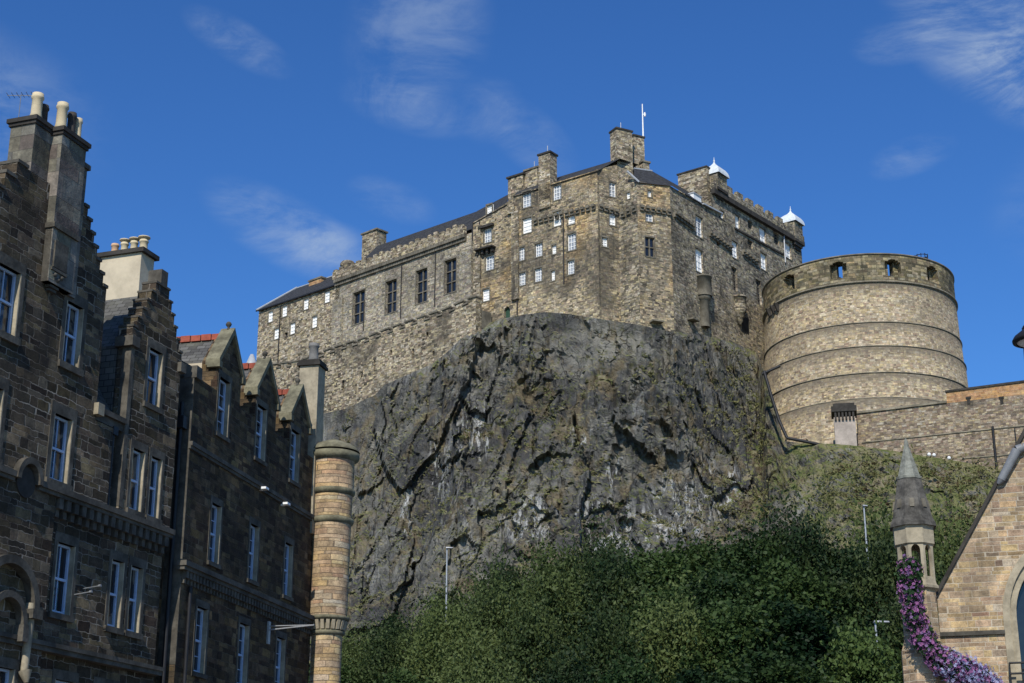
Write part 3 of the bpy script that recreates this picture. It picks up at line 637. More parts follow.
for h in hl: H.box(m, h[0][0] - .02, h[1][0] + .02, 1.8, 2.3, h[0][1] - .02, h[2][1] + .02)
m.build('slit_backing', 'soot_stone', cw)
m = MB(); H.box(m, us[0], us[-1], 0, 2, 40, float(zs[0]) - 1.5, float(zs[-1]) - 4, float(zs[-1]) - 1.5); m.build('wall_walk', 'castle_dressed', cw)
m = MB()
for (a, b) in zip(seq[::2], seq[1::2]): H.box(m, min(a[0], b[0]) - .08, max(a[0], b[0]) + .08, 1.85, 3.16, b[1] - .02, b[1] + .2, a[1] - .02, a[1] + .2)
m.build('coping', 'castle_dressed', cw)  # darker blocks on the merlons stand in for the battlement's shadow line

# palace
pal = thing('palace', S.P(0, -8, 50), 'tall rubble stone palace block with many white sash windows on the crag edge', 'building')
# west bay
hl = []; L = []
for (x0, x1, y0, y1, k) in [(484.5, 491, 229, 242, 'sash'), (486, 493.5, 256, 269.5, 'sash'), (483, 488.8, 289.5, 300.5, 'blind'), (487, 491.3, 205.5, 216, 'blind')]:
    L.append(cwin(S, pal, x0, x1, y0, y1, 0, k, .3, hl, 3, 4))
for (x0, x1, y0, y1, k) in [(523, 530.5, 192, 206.7, 'sash'), (523, 531, 218.5, 232.5, 'blind'), (518.6, 524, 248, 260, 'sash'), (519, 525, 273, 285, 'sash'),
    (535.7, 541.8, 243.8, 256, 'sash'), (535.2, 541.3, 268.8, 281, 'sash'), (553.6, 560.6, 185.5, 199.3, 'sash'), (553.6, 560.6, 211.8, 225.5, 'blind'), (552.3, 555.6, 245.5, 253.5, 'blind'), (551.6, 554.4, 271, 280, 'blind'),
    (568.2, 574.2, 216.2, 223.6, 'blind'), (568, 575.4, 234, 249.6, 'sash'), (568, 573.8, 261, 273.8, 'sash')]:
    L.append(cwin(S, pal, x0, x1, y0, y1, 0, k, .3, hl, 2 if k == 'blind' else 3, 4))
ud, zd = S.uz(507, 319.5); dl = [(ud - .5, zd), (ud + .5, zd), (ud + .5, zd + 1.3), (ud + .3, zd + 1.7), (ud, zd + 1.85), (ud - .3, zd + 1.7), (ud - .5, zd + 1.3)]; hl.append(dl)
tp = [(472, 223), (505, 204), (514, 195.5), (550, 184), (597, 170)]
S.wall('wall', 'palace_stone', pal, polytop(S, tp, 50), hl, .45, 1.2, 0)
for f in L: f()
m = MB(); S.box(m, ud - .55, ud + .55, -.5, -.4, zd - .05, zd + 1.9); m.build('door', 'green_paint', pal)
# window bay hood and balcony between the two left windows
m = MB(); ua = S.U(478, 250); ub = S.U(496, 247); z_ = S.Z(487, 249); S.box(m, ua, ub, -.02, 1.0, z_ - .2, z_); 
for k in range(4): u_ = ua + .3 + (ub - ua - .6) * k / 3; S.box(m, u_ - .15, u_ + .15, -.02, .6, z_ - .8, z_ - .2)
m.build('balcony', 'soot_stone', pal)
m = MB(); S.box(m, ua + .3, ub - .3, -.02, .5, S.Z(487, 228), S.Z(487, 228) + .35); m.build('window_hood', 'soot_stone', pal)
corbels(S, 'corbel_table', 'castle_dressed', pal, (534, 220), (597, 204.5), 12, 0, .7, .5, .5, False)
for (x, y0, y1) in [(563.5, 214, 284), (517.5, 228, 315), (473, 222, 310), (480, 222, 262)]:
    m = MB(); u_, z1_ = S.uz(x, y0); m.bar(S.P(u_, .1, z1_), S.P(u_, .1, S.Z(x, y1)), .09, 6); m.build('downpipe', 'black_iron', pal)
for (x, y0, y1) in [(478.5, 226, 312), (512, 206, 214), (516, 212, 300)]:
    m = MB(); u_, z1_ = S.uz(x, y0); S.box(m, u_ - .55, u_ + .55, -.02, .35, S.Z(x, y1), z1_); m.build('buttress', 'castle_rubble', pal)
def roofpoly(name, pts, faces, mat='dark_slate', par=pal): m = MB(); m.add(pts, faces); return m.build(name, mat, par)
P_ = lambda F, x, y, d: F.P(F.U(x, y, d), d, F.Z(x, y, d))
roofpoly('roof', [P_(S, 472, 224, .15), P_(S, 507, 204.5, .15), P_(S, 509, 194, -4), P_(S, 477, 211, -4), P_(S, 474, 217, -9)], [(0, 1, 2, 3), (0, 3, 4)])
roofpoly('roof', [P_(S, 513, 196.5, .2), P_(S, 597.5, 170.8, .2), P_(S, 620, 158.5, -4.5), P_(S, 520, 188.5, -4.5), P_(S, 513, 196, -9), P_(S, 640, 165, -9)], [(0, 1, 2, 3), (0, 3, 4), (3, 2, 5, 4)])
chimney(S, 'chimney', 'castle_rubble', pal, 508, 523, 175, 196, -2.6, 2.0, .2, 'soot_stone')
chimney(S, 'chimney', 'castle_rubble', pal, 524.5, 537.5, 168, 188, -3.0, 1.6, .15, rod=True)
chimney(S, 'chimney', 'castle_rubble', pal, 538.5, 550, 152.5, 186, .25, 1.6, .15, 'soot_stone', rod=True)
m = MB(); ua, zt = S.uz(538.8, 186, .25); ub = S.U(550, 186, .25); S.box(m, ua, ub, -.05, .25, S.Z(545, 208, .25), zt + .2); m.build('chimney_breast', 'palace_stone', pal)
# face past the corner
hl = []; L = []
for (x0, x1, y0, y1, k) in [(610, 615.4, 183, 196.3, 'sash'), (610, 615.2, 211.8, 224.7, 'blind'), (602.3, 607.2, 238, 246, 'blind')]: L.append(cwin(F2_, pal, x0, x1, y0, y1, 0, k, .3, hl, 2, 4))
ue = F2_.U(619, 230)
F2_.wall('wall', 'palace_stone', pal, [(0, 50), (ue, 50), (ue, F2_.Z(619, 165)), (0, F2_.Z(597, 170))], hl, .45, .8, 0)
for f in L: f()
corbels(F2_, 'corbel_table', 'castle_dressed', pal, (597.5, 204.5), (618, 211), 4, 0, .7, .5, .5, False)
hl = []; L = []; L.append(cwin(F3_, pal, 627, 629.4, 193, 198.5, 0, 'blind', .25, hl, 1, 2)); u3 = F3_.U(638, 230)
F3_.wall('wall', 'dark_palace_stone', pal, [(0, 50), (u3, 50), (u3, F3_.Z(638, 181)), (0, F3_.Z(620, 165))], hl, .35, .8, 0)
for f in L: f()
corbels(F3_, 'corbel_table', 'castle_dressed', pal, (621, 214), (638, 205.5), 3, 0, .7, .5, .5, False)
hl = []; L = []
for (x0, x1, y0, y1, k, c_, r_) in [(648.6, 651, 191, 196.4, 'blind', 1, 2), (646.5, 652.6, 214, 221, 'sash', 2, 2), (645.8, 654, 238, 256, 'mullion', 2, 2)]: L.append(cwin(F4_, pal, x0, x1, y0, y1, 0, k, .3, hl, c_, r_))
u4 = F4_.U(671, 230)
F4_.wall('wall', 'palace_stone', pal, [(0, 50), (u4, 50), (u4, F4_.Z(671, 186)), (0, F4_.Z(638, 181.5))], hl, .45, .8, 0)
for f in L: f()
corbels(F4_, 'corbel_table', 'castle_dressed', pal, (638.5, 205.5), (671, 211), 6, 0, .7, .5, .5, False)
# east front, low block then tall block
hl = []; L = []
for (x0, x1, y0, y1, k) in [(696, 702.3, 217, 236.3, 'sash'), (696, 702.6, 250, 271.5, 'blind'), (721, 723.8, 211.5, 218.3, 'blind')]: L.append(cwin(E_, pal, x0, x1, y0, y1, 0, k, .35, hl, 2, 4))
for (x0, x1, y0, y1, k) in [(735.5, 739.5, 216, 228.8, 'blind'), (748, 752, 221.5, 228.3, 'dark'), (759.8, 765.6, 228.6, 243, 'blind'), (774, 778.5, 233.5, 243.8, 'dark'), (785, 790.8, 244, 257.5, 'blind'),
    (732.3, 737.6, 242, 257.6, 'blind'), (748, 752.5, 241, 248, 'dark'), (761, 766.4, 254, 269.2, 'blind'), (732.3, 737, 268, 290, 'dark'), (756.5, 761, 281, 304, 'dark'), (717, 719.5, 239, 246, 'dark')]: L.append(cwin(E_, pal, x0, x1, y0, y1, 0, k, .35, hl, 2, 4))
u5 = E_.U(801.5, 250); ut = E_.U(711, 200)
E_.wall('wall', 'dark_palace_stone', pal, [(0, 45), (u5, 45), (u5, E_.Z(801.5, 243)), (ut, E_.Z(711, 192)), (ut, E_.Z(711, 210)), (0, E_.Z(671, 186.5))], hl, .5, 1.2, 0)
for f in L: f()
corbels(E_, 'corbel_table', 'castle_dressed', pal, (673, 211.5), (693, 226), 7, 0, .7, .5, .55, False)
corbels(E_, 'corbel_table', 'castle_dressed', pal, (708, 231), (731, 247), 7, 0, .7, .5, .55, False)
corbels(E_, 'corbel_table', 'castle_dressed', pal, (741, 249.5), (757, 261), 5, 0, .7, .5, .55, False)
m = MB()
for (pa, pb, dd2, hh2) in [((711, 189), (801.5, 243), .55, .7), ((734, 227.5), (783, 254), .2, .25)]:
    ua, za = E_.uz(*pa); ub, zb = E_.uz(*pb); E_.box(m, ua, ub, -.05, dd2, za - hh2, za, zb - hh2, zb)
m.build('cornice', 'soot_stone', pal)
ua, za = E_.uz(711, 189); ub, zb = E_.uz(801.5, 243); m = MB(); E_.box(m, ua, ub, 0, .5, za + .002, za + .9, zb + .002, zb + .9); nm = 9
for k in range(nm):
    t0 = (k + .2) / nm; t1 = (k + .75) / nm; E_.box(m, ua + (ub - ua) * t0, ua + (ub - ua) * t1, 0, .5, za + (zb - za) * t0 + .9, za + (zb - za) * t0 + 1.65, za + (zb - za) * t1 + .9, za + (zb - za) * t1 + 1.65)
m.build('battlement', 'dark_palace_stone', pal)
m = MB(); E_.box(m, ut, ut + 1.0, -6.2, -.01, 60, E_.Z(711, 192)); m.build('return_wall', 'castle_rubble', pal)
# wide gable chimney beside the first turret
us0 = ut + .2; m = MB(); zc = P_(E_, 709, 168, -.5).z; zc2 = zc + .5
m.hexa([E_.P(us0, -.6, zc - 8), E_.P(us0 + 1.4, -.6, zc - 8), E_.P(us0 + 1.4, -5.2, zc - 8), E_.P(us0, -5.2, zc - 8), E_.P(us0, -.6, zc), E_.P(us0 + 1.4, -.6, zc), E_.P(us0 + 1.4, -5.2, zc), E_.P(us0, -5.2, zc)])
gc = m.build('chimney', 'castle_rubble', pal); m = MB(); E_.box(m, us0 - .12, us0 + 1.52, -5.35, -.5, zc, zc + .2); m.build('cap', 'soot_stone', gc)
def captur(px, py_base, py_body, u_off):
    u_, zb_ = E_.uz(px, py_body, .3); zt_ = E_.Z(px, py_base, .3); s_ = 1.3
    cc = E_.P(u_, -.55, 0); m = MB(); n4 = [E_.P(u_ - s_, .6, 0), E_.P(u_ + s_, .6, 0), E_.P(u_ + s_, -1.7, 0), E_.P(u_ - s_, -1.7, 0)]
    E_.box(m, u_ - s_, u_ + s_, -1.7, .6, zb_, zt_); tb = m.build('turret', 'dark_palace_stone', pal)
    m = MB(); E_.box(m, u_ - s_ - .1, u_ + s_ + .1, -1.8, .7, zb_ - .4, zb_); E_.box(m, u_ - s_ + .1, u_ + s_ - .1, -1.6, .5, zb_ - .9, zb_ - .4); E_.box(m, u_ - s_ + .4, u_ + s_ - .4, -1.5, .25, zb_ - 1.4, zb_ - .9); m.build('turret_base', 'soot_stone', tb)
    m = MB(); pr = [(1.5, 0), (1.47, .3), (1.36, .7), (1.12, 1.1), (.76, 1.45), (.38, 1.75), (.14, 2.1), (.05, 2.4)]
    vs_ = []; 
    for r_, z_ in pr:
        for (a_, b_) in ((-1, 1), (1, 1), (1, -1), (-1, -1)): vs_.append(E_.P(u_ + a_ * r_, -.55 + b_ * r_, zt_ + z_))
    fs_ = [(i * 4 + k, i * 4 + (k + 1) % 4, i * 4 + 4 + (k + 1) % 4, i * 4 + 4 + k) for i in range(len(pr) - 1) for k in range(4)]
    m.add(vs_, fs_); m.lathe((cc.x, cc.y, zt_ + 2.35), [(.05, 0), (.16, .15), (.05, .3), (.03, .7), (0.0, .75)], 8); m.build('turret_cap', 'cap_lead', tb)
captur(720.8, 176.5, 190, 0); captur(797.5, 224.5, 241, 0)
m = MB(); u_, z1_ = E_.uz(782.5, 233); m.bar(E_.P(u_, .2, z1_), E_.P(u_, .2, E_.Z(783, 262)), .1, 6); m.build('downpipe', 'galvanised', pal)
# roofs over the tower and low east block
zlv = P_(F4_, 638, 181, 0).z
roofpoly('roof', [P_(F4_, 634, 182, .2), P_(F4_, 672, 186, .2), P_(E_, 712, 210, .15), P_(E_, 702, 199, -4.2), P_(F4_, 652, 171, -3.6), P_(F4_, 634, 168, -3.2)], [(0, 1, 4), (0, 4, 5), (1, 2, 3, 4)])
m = MB(); m.bar(P_(F4_, 634, 168.5, -3.2), P_(F4_, 652, 171, -3.6), .14, 6); m.build('ridge_flashing', 'pale_lead', pal)
m = MB(); m.bar(P_(F4_, 627, 171, -.4), P_(F4_, 639, 182, .2), .14, 6); m.build('ridge_flashing', 'pale_lead', pal)
m = MB(); ua, za = E_.uz(694, 204, -.6); E_.box(m, ua, ua + 2.0, -1.8, -.6, za - .4, za + 1.6); wd = m.build('dormer', 'white_paint', pal)
m = MB(); E_.box(m, ua - .1, ua + 2.1, -3.2, -.5, za + 1.602, za + 1.75); m.build('dormer_roof', 'pale_lead', wd)
m = MB(); ua, za = E_.uz(703, 203, .2); ub, zb = E_.uz(722, 213, .2); E_.box(m, ua, ub, -.3, .35, za - .2, za, zb - .2, zb); m.build('gutter', 'pale_lead', pal)
# main chimney stacks
m = MB(); chm = chimney(F2_, 'chimney', 'castle_rubble', pal, 617, 632.5, 129, 172, -2.0, 1.7, .12, 'soot_stone', rod=True)
chimney(F2_, 'chimney', 'castle_rubble', pal, 634, 644.5, 135.5, 172, -3.4, 1.5, .12, 'soot_stone')
chimney(F2_, 'chimney', 'castle_rubble', pal, 643, 649.5, 161, 174, -2.6, 1.2, .15, 'castle_dressed')
# oriel bartizans
def bartizan(px, py0, py1, stem, r, corb):
    u_, z1_ = E_.uz(px, py0, .5); z0_ = E_.Z(px, py1, .5); c = E_.P(u_, .25, z0_); h = z1_ - z0_; m = MB()
    if stem: zs_ = E_.Z(px, stem, .5); m.lathe((c.x, c.y, zs_), [(r * .62, 0), (r * .62, z0_ - zs_ - .5), (r * .85, z0_ - zs_ - .4), (r * .85, z0_ - zs_)], 16)
    else: m.lathe((c.x, c.y, z0_ - 2.2), [(r * .1, 0), (r * .45, .5), (r * .45, .9), (r * .7, 1.1), (r * .7, 1.6), (r * .95, 1.8), (r * .95, 2.2)], 16)
    m.lathe(c, [(r, 0), (r, h), (r * 1.08, h), (r * 1.08, h + .2), (r * .6, h + .35)], 18); m.build('bartizan', 'castle_dressed' if stem else 'dark_palace_stone', pal)
bartizan(704.5, 278, 296, 326, 1.12, 0); bartizan(740.5, 298, 309, None, 1.0, 1)
m = MB(); u_, z_ = E_.uz(744, 316); 
# dark outlet arch under the second bartizan
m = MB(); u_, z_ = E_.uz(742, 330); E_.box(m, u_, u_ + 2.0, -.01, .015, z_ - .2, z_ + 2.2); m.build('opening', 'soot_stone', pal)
for (px, py) in [(690, 320), (655, 322)]:
    m = MB()
    u_, z_ = E_.uz(px, py) if px > 671 else F4_.uz(px, py); Fq = E_ if px > 671 else F4_; Fq.box(m, u_ - .8, u_ + .8, -.01, 1.0, z_ - .2, z_)
    m.build('ledge', 'castle_dressed', pal)
# flagpole
q = P_(F2_, 643.2, 136, -4.0); fp = thing('flagpole', q, 'thin white pole rising above the highest palace chimney', 'flagpole'); m = MB(); qz = P_(F2_, 642, 104, -4.0).z
m.bar(q - Vector((0, 0, 3)), (q.x, q.y, qz), .14, 8, .07); m.build('pole', 'white_paint', fp); m = MB(); m.bar((q.x, q.y, qz - 1.6), (q.x + .45, q.y, qz - 1.6), .1, 6); m.bar((q.x + .3, q.y, qz - 1.9), (q.x + .3, q.y, qz - 1.3), .12, 6); m.build('fitting', 'worn_white_paint', fp)

# round battery
rb = thing('round_battery', DC + Vector((0, 0, 45)), 'massive round stone battery tower with four gun openings along its top', 'tower')
Yn = DC.y - DR
zt = at(858, 254, Yn).z; zcn = at(858, 280.5, Yn).z; z1 = at(858, 321.5, Yn - .1).z; z2 = at(858, 345.5, Yn - .25).z; z3 = at(858, 372, Yn - .4).z; z4 = at(834, 398, Yn - .2).z; zbm = 40
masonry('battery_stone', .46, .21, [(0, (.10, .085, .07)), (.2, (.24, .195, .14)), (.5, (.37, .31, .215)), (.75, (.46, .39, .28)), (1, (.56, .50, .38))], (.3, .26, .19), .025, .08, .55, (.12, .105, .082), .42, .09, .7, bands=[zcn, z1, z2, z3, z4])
R1, R2, R3, R4, R5 = DR - .15, DR, DR + .2, DR + .4, DR + .62
m = MB(); NSg = 120
m.lathe((DC.x, DC.y, 0), [(R5 + .5, zbm), (R5 + .1, z4), (R5 - .05, z4 + .02), (R5 - .12, z3), (R4 + .05, z3 + .02), (R4 - .02, z2), (R3 + .02, z2 + .02), (R3 - .1, z1), (R2, z1 + .02), (R2 - .12, zcn)], NSg, capt=False)
m.build('drum_wall', 'battery_stone', rb)
m = MB()
for (r_, z_, h_) in [(R5 + .0, z3, .2), (R4 + .08, z2, .2), (R3 + .02, z1, .2), (R2 + .12, zcn, .35), (R5 + .15, z4, .2)]:
    m.lathe((DC.x, DC.y, z_), [(r_ - .4, -h_ * .55), (r_ - .02, -h_ * .55), (r_ - .01, 0), (r_ - .4, .06)], NSg, capt=False)
m.build('string_course', 'battery_string', rb)
# parapet ring with embrasures cut through
def angpx(px, py): 
    d = ray(px, py); D = Vector((d[0], d[1])).normalized(); O = -Vector((DC.x, DC.y)); b_ = O.dot(D); k = -b_ - math.sqrt(b_ * b_ - (O.length_squared - R1 * R1)); q = O + D * k; return math.atan2(q.y, q.x)
emb_c = [angpx(788, 275), angpx(838, 267), angpx(893, 268), angpx(933, 276)]
m = MB(); rin = R1 - 2.0; hs = .62; zlo, zhi = zcn + .75, zt - .6
angs = sorted(set([round(2 * math.pi * k / 180 - math.pi, 5) for k in range(181)] + [round(a + s * wd, 5) for a in emb_c for s in (-1, 1) for wd in (.085, .03)]))
def ring_seg(a, b, za_, zb_, ro, ri_):
    P8 = []
    for z_ in (za_, zb_):
        for (r_, an) in ((ro, a), (ro, b), (ri_, b), (ri_, a)): P8.append((DC.x + r_ * math.cos(an), DC.y + r_ * math.sin(an), z_))
    m.add(P8, [(0, 1, 5, 4), (1, 2, 6, 5), (2, 3, 7, 6), (3, 0, 4, 7), (4, 5, 6, 7), (3, 2, 1, 0)], False, [[(ro * a, za_), (ro * b, za_), (ro * b, zb_), (ro * a, zb_)]] + [[(0, za_), (2, za_), (2, zb_), (0, zb_)]] * 3 + [[(ro * a, 0), (ro * b, 0), (ro * b, 2), (ro * a, 2)]] * 2)
for a, b in zip(angs[:-1], angs[1:]):
    mid = (a + b) / 2; op = [c for c in emb_c if abs(mid - c) < .085]
    if not op: ring_seg(a, b, zcn + .02, zt, R1, rin); continue
    c = op[0]
    ring_seg(a, b, zcn + .02, zlo, R1, rin); hh_ = abs(mid - c) / .085; ztop = zhi - .5 * hh_ ** 2
    ring_seg(a, b, ztop, zt, R1, rin)
    if abs(mid - c) > .03: ring_seg(a, b, zlo - .001, ztop + .001, R1 - .9, rin)
m.build('parapet', 'weathered_battery_stone', rb)
m = MB(); m.lathe((DC.x, DC.y, zcn + .3), [(rin + .1, 0), (0.01, .1)], 60, capt=False); m.build('gun_platform', 'castle_dressed', rb)
m = MB(); m.lathe((DC.x, DC.y, zt), [(R1 - 2.05, 0), (R1 + .12, 0), (R1 + .12, .18), (R1 - 2.05, .22)], 120, capt=False); m.build('coping', 'castle_dressed', rb)
for c in emb_c:
    m = MB(); q = Vector((DC.x + (R1 - 1.4) * math.cos(c), DC.y + (R1 - 1.4) * math.sin(c), zlo + .25)); d2 = Vector((math.cos(c), math.sin(c), 0)); m.bar(q - d2 * 1.6, q + d2 * .75, .26, 10, .17)
    g = m.build('cannon', 'black_iron', None); g2 = tag(g, None, 'cannon', 'cannons in the battery gun openings')
    g['label'] = ['dark cannon in the leftmost gun opening of the round battery', 'dark cannon in the second gun opening from the left of the round battery', 'dark cannon in the third gun opening from the left of the round battery', 'dark cannon in the rightmost gun opening of the round battery'][emb_c.index(c)]
bz = at(922, 264, DC.y - 9); bz.z = zt + .2; br_ = thing('fire_basket', bz, 'small black iron fire basket standing on top of the round battery', 'iron basket')
m = MB()
for k in range(10): an = k * math.pi / 5; m.bar((bz.x + .75 * math.cos(an), bz.y + .75 * math.sin(an), bz.z - .5), (bz.x + .85 * math.cos(an), bz.y + .85 * math.sin(an), bz.z + 1.2), .05, 5)
m.build('bars', 'black_iron', br_)
m = MB()
for z_ in (0, .5, 1.0): m.lathe((bz.x, bz.y, bz.z + z_), [(.78, 0), (.86, 0), (.86, .08), (.78, .08)], 16, capt=False)
m.build('hoops', 'black_iron', br_)
m = MB()      # projecting corbels at the left of the drum
for k in range(3):
    a_ = angpx(770 + k * 4, 292); 
    q = Vector((DC.x + R1 * math.cos(a_), DC.y + R1 * math.sin(a_), zcn - 1.4)); d2 = Vector((math.cos(a_), math.sin(a_), 0)); s2 = Vector((-d2.y, d2.x, 0)) * .16
    m.hexa([q - s2 - d2 * .4, q + s2 - d2 * .4, q + s2 + d2 * .3, q - s2 + d2 * .3] + [x + Vector((0, 0, 1.1)) for x in (q - s2 - d2 * .4, q + s2 - d2 * .4, q + s2 + d2 * .75, q - s2 + d2 * .75)])
m.build('corbel', 'soot_stone', rb)
# stone sentry stub in front of the drum
gt = thing('garderobe_turret', at(846, 443, 187.2), 'narrow pinkish stone pier with dark overhanging cap at the foot of the round battery', 'pier')
a = at(835.5, 443, 187.2); b = at(856.5, 443, 187.2); zt_ = at(846, 411, 187.2).z; z2_ = at(846, 404, 187.2).z; m = MB()
gF = Fr((a.x, a.y), 101); gw = (b - a).length; gF.box(m, 0, gw, -3, 0, 43, zt_ - .8); m.build('shaft', 'pink_render', gt)
m = MB(); 

for k in range(6): u_ = gw * (k + .5) / 6; gF.box(m, u_ - .12, u_ + .12, -.05, .3, zt_ - 1.2, zt_ - .2)
gF.box(m, -.25, gw + .25, -3, .42, zt_ - .2, zt_ + .5); gF.box(m, 0, gw, -3, .2, zt_ + .5, z2_)
m.build('cap', 'soot_stone', gt)
# forewall
fwl = thing('forewall', FW.P(FW.U(940, 450), 0, 45), 'long stone rampart wall with an orange brick section at the right', 'wall')
ua, za = FW.uz(856, 414); ub, zb = FW.uz(947, 403); uc, zc_ = FW.uz(1024, 392); ux, zx = FW.uz(1260, 372)
FW.wall('wall', 'forewall_stone', fwl, [(ua, 38), (ux, 36), (ux, zx), (uc, zc_), (ub, zb), (ua, za)], [], .3, 1.6, 0)
m = MB(); ud_, zd_ = FW.uz(947, 392.5); ue_, ze_ = FW.uz(1024, 382.5); uf_, zf_ = FW.uz(1260, 352)
FW.box(m, ub, uc, -1.2, .01, zb - .02, zd_, zc_ - .3, ze_); FW.box(m, uc, ux, -1.2, .01, zc_ - .3, ze_, zx - .3, zf_); ob = m.build('brick_parapet', 'orange_brick', fwl)
m = MB(); FW.box(m, ub - .1, uc, -1.3, .15, zd_, zd_ + .25, ze_, ze_ + .25); FW.box(m, uc, ux, -1.3, .15, ze_, ze_ + .25, zf_, zf_ + .25); m.build('coping', 'soot_stone', fwl)
m = MB(); FW.box(m, ua, ub, -1.6, .2, za, za + .25, zb, zb + .25)
for (pa, pb) in [((862, 442), (1060, 421.5)), ((962, 458), (1060, 450))]:
    u_, z_ = FW.uz(*pa); v_, y_ = FW.uz(*pb); FW.box(m, u_, v_, -.02, .12, z_ - .12, z_, y_ - .12, y_)
m.build('string_course', 'battery_string', fwl)
for px in (969, 1002): m = MB(); u_, z_ = FW.uz(px, 404); FW.box(m, u_ - .18, u_ + .18, 0, .08, z_, z_ + .85); FW.box(m, u_ - .3, u_ + .3, 0, .12, z_ + .65, z_ + .9); m.build('weep_spout', 'soot_stone', fwl)
m = MB(); u_, z_ = FW.uz(993, 427); m.bar(FW.P(u_, .25, z_), FW.P(u_, .25, FW.Z(996, 467)), .15, 8); m.build('downpipe', 'black_iron', fwl)
m = MB(); u_, z_ = FW.uz(1015, 428); m.bar(FW.P(u_, .25, z_), FW.P(u_, .25, FW.Z(1016, 455)), .07, 8); m.build('downpipe', 'black_iron', fwl)
# water pipe running down the rock beside the drum
m = MB(); pts = [at(764, 371, 190), at(771, 395, 189.5), at(779, 420, 189), at(787, 438, 188.5), at(800, 440.5, 188.3), at(822, 445, 188)]
for a, b in zip(pts[:-1], pts[1:]): m.bar(a, b, .2, 8)
m.bar(at(762, 374, 190), at(780, 366, 190), .18, 8); tag(m.build('rock_pipe', 'black_iron'), 'dark pipe running down the rock edge beside the round battery', 'pipe')
for k, (px, py) in enumerate([(929, 453.5), (934, 454), (949, 457)]):
    q = at(px, py, 178); m = MB(); m.lathe((q.x, q.y, q.z - .3), [(.15, 0), (.24, .12), (.2, .3), (.06, .4)], 7); o = m.build('pale_stone', 'white_stone'); tag(o, ['leftmost of three pale stones on the grass under the rampart', 'middle pale stone of three on the grass under the rampart', 'small pale stone set apart to the right under the rampart'][k], 'stone', 'pale stones below the rampart')
# rock lamp poles
def lamppole(px, py0, py1, Y, label, arm=.55, mat='galvanised'):
    a = at(px, py1, Y); zt_ = at(px, py0, Y).z; t_ = thing('lamp_post', (a.x, a.y, a.z), label, 'lamp post'); m = MB(); m.bar((a.x, a.y, a.z - 4), (a.x, a.y, zt_), .10, 8, .07); m.build('pole', mat, t_)
    m = MB(); m.hexa([(a.x - .1, a.y - .25, zt_ - .05), (a.x + arm, a.y - .25, zt_ - .05), (a.x + arm, a.y + .25, zt_ - .05), (a.x - .1, a.y + .25, zt_ - .05), (a.x - .1, a.y - .2, zt_ + .08), (a.x + arm, a.y - .15, zt_ + .05), (a.x + arm, a.y + .15, zt_ + .05), (a.x - .1, a.y + .2, zt_ + .08)]); m.build('lantern', mat, t_)
lamppole(446.5, 548, 592, 150, 'pale grey lamp post standing above the bushes against the rock')
lamppole(865.5, 506, 530, 140, 'thin pale lamp post poking out above the trees left of the pinnacle', .3)
lamppole(878, 622, 660, 108, 'white lamp arm showing between the leaves left of the flowers', .9, 'galvanised')

# ------------------------------------------------------------------ tenements on the left
F1 = Fr((-12.6, 44), 19.37); F2 = Fr((-10.56, 49.92), 13.24)
for F in (F1, F2): F.n = Vector((F.t.y, -F.t.x))          # they face the street, to the right
def crow(p, q, n):      # stepped line from p to q
    out = []; du = (q[0] - p[0]) / n; dz = (q[1] - p[1]) / n
    for k in range(n):
        if dz > 0: out += [(p[0] + du * k, p[1] + dz * (k + 1)), (p[0] + du * (k + 1), p[1] + dz * (k + 1))]
        else: out += [(p[0] + du * (k + 1), p[1] + dz * k), (p[0] + du * (k + 1), p[1] + dz * (k + 1))]
    return out
b1 = thing('tenement_building', F1.P(0, -5, 0), 'dark rubble stone tenement with crow stepped gables and tall chimneys at the left edge', 'building')
ZA, ZB, ZC = (15.68, 17.53), (12.23, 14.12), (8.68, 10.65); ZD = 7.0; ZS = F1.Z(100, 506); ZL = F1.Z(0, 632)
uP = F1.U(110, 470); uD0 = F1.U(127, 400); uEnd = F1.U(178, 408); uLow = F1.U(55, 510)
ueave = F1.U(96, 406); zE = F1.Z(97, 409, -.1)
uA1 = F1.U(18, 300); hA = [(uA1 - .95, uA1), (-.74, .04)]; hB = [(uA1 - 1.1, uA1 - .1 - .12), (-.83, 0.0)]
sR0 = F1.uz(84, 206); sR1 = F1.uz(106, 300); sL0 = (sR0[0] - 2 * (sR0[0] - F1.U(48, 190)), sR1[1]); pk = sR0[1]
sL1 = (F1.U(27, 172), pk)
upR = F1.U(104, 318)
out = [(-7, ZS), (uP, ZS), (uP, zE - .4), (upR, zE - .4)] + [(q[0], q[1]) for q in crow((sR0[0], pk), (upR, sR1[1]), 7)][::-1] + [(sR0[0], pk), (sL1[0], pk)] + crow((sL1[0], pk), (sL1[0] - 3.2, pk - 3.6), 7) + [(-7, pk - 3.6)]
hl = [rect(a, b, *ZA) for a, b in hA] + [rect(a, b, *ZB) for a, b in hB]
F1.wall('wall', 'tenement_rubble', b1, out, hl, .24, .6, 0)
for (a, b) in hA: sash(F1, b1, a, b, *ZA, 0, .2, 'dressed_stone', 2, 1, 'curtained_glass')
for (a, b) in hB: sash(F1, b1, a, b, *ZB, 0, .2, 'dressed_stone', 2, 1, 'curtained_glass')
# coping stones on the steps
for (p_, q_, n_) in (((sR0[0], pk), (upR, sR1[1]), 7), ((sL1[0], pk), (sL1[0] - 3.2, pk - 3.6), 7)):
    for k in range(n_):
        a = p_[0] + (q_[0] - p_[0]) * k / n_; b = p_[0] + (q_[0] - p_[0]) * (k + 1) / n_; z_ = p_[1] + (q_[1] - p_[1]) * k / n_
        m = MB(); F1.box(m, min(a, b) - .02, max(a, b) + .02, -.65, .05, z_ + .003, z_ + .1); m.build('crow_step', 'sooty_dressed_stone', b1)
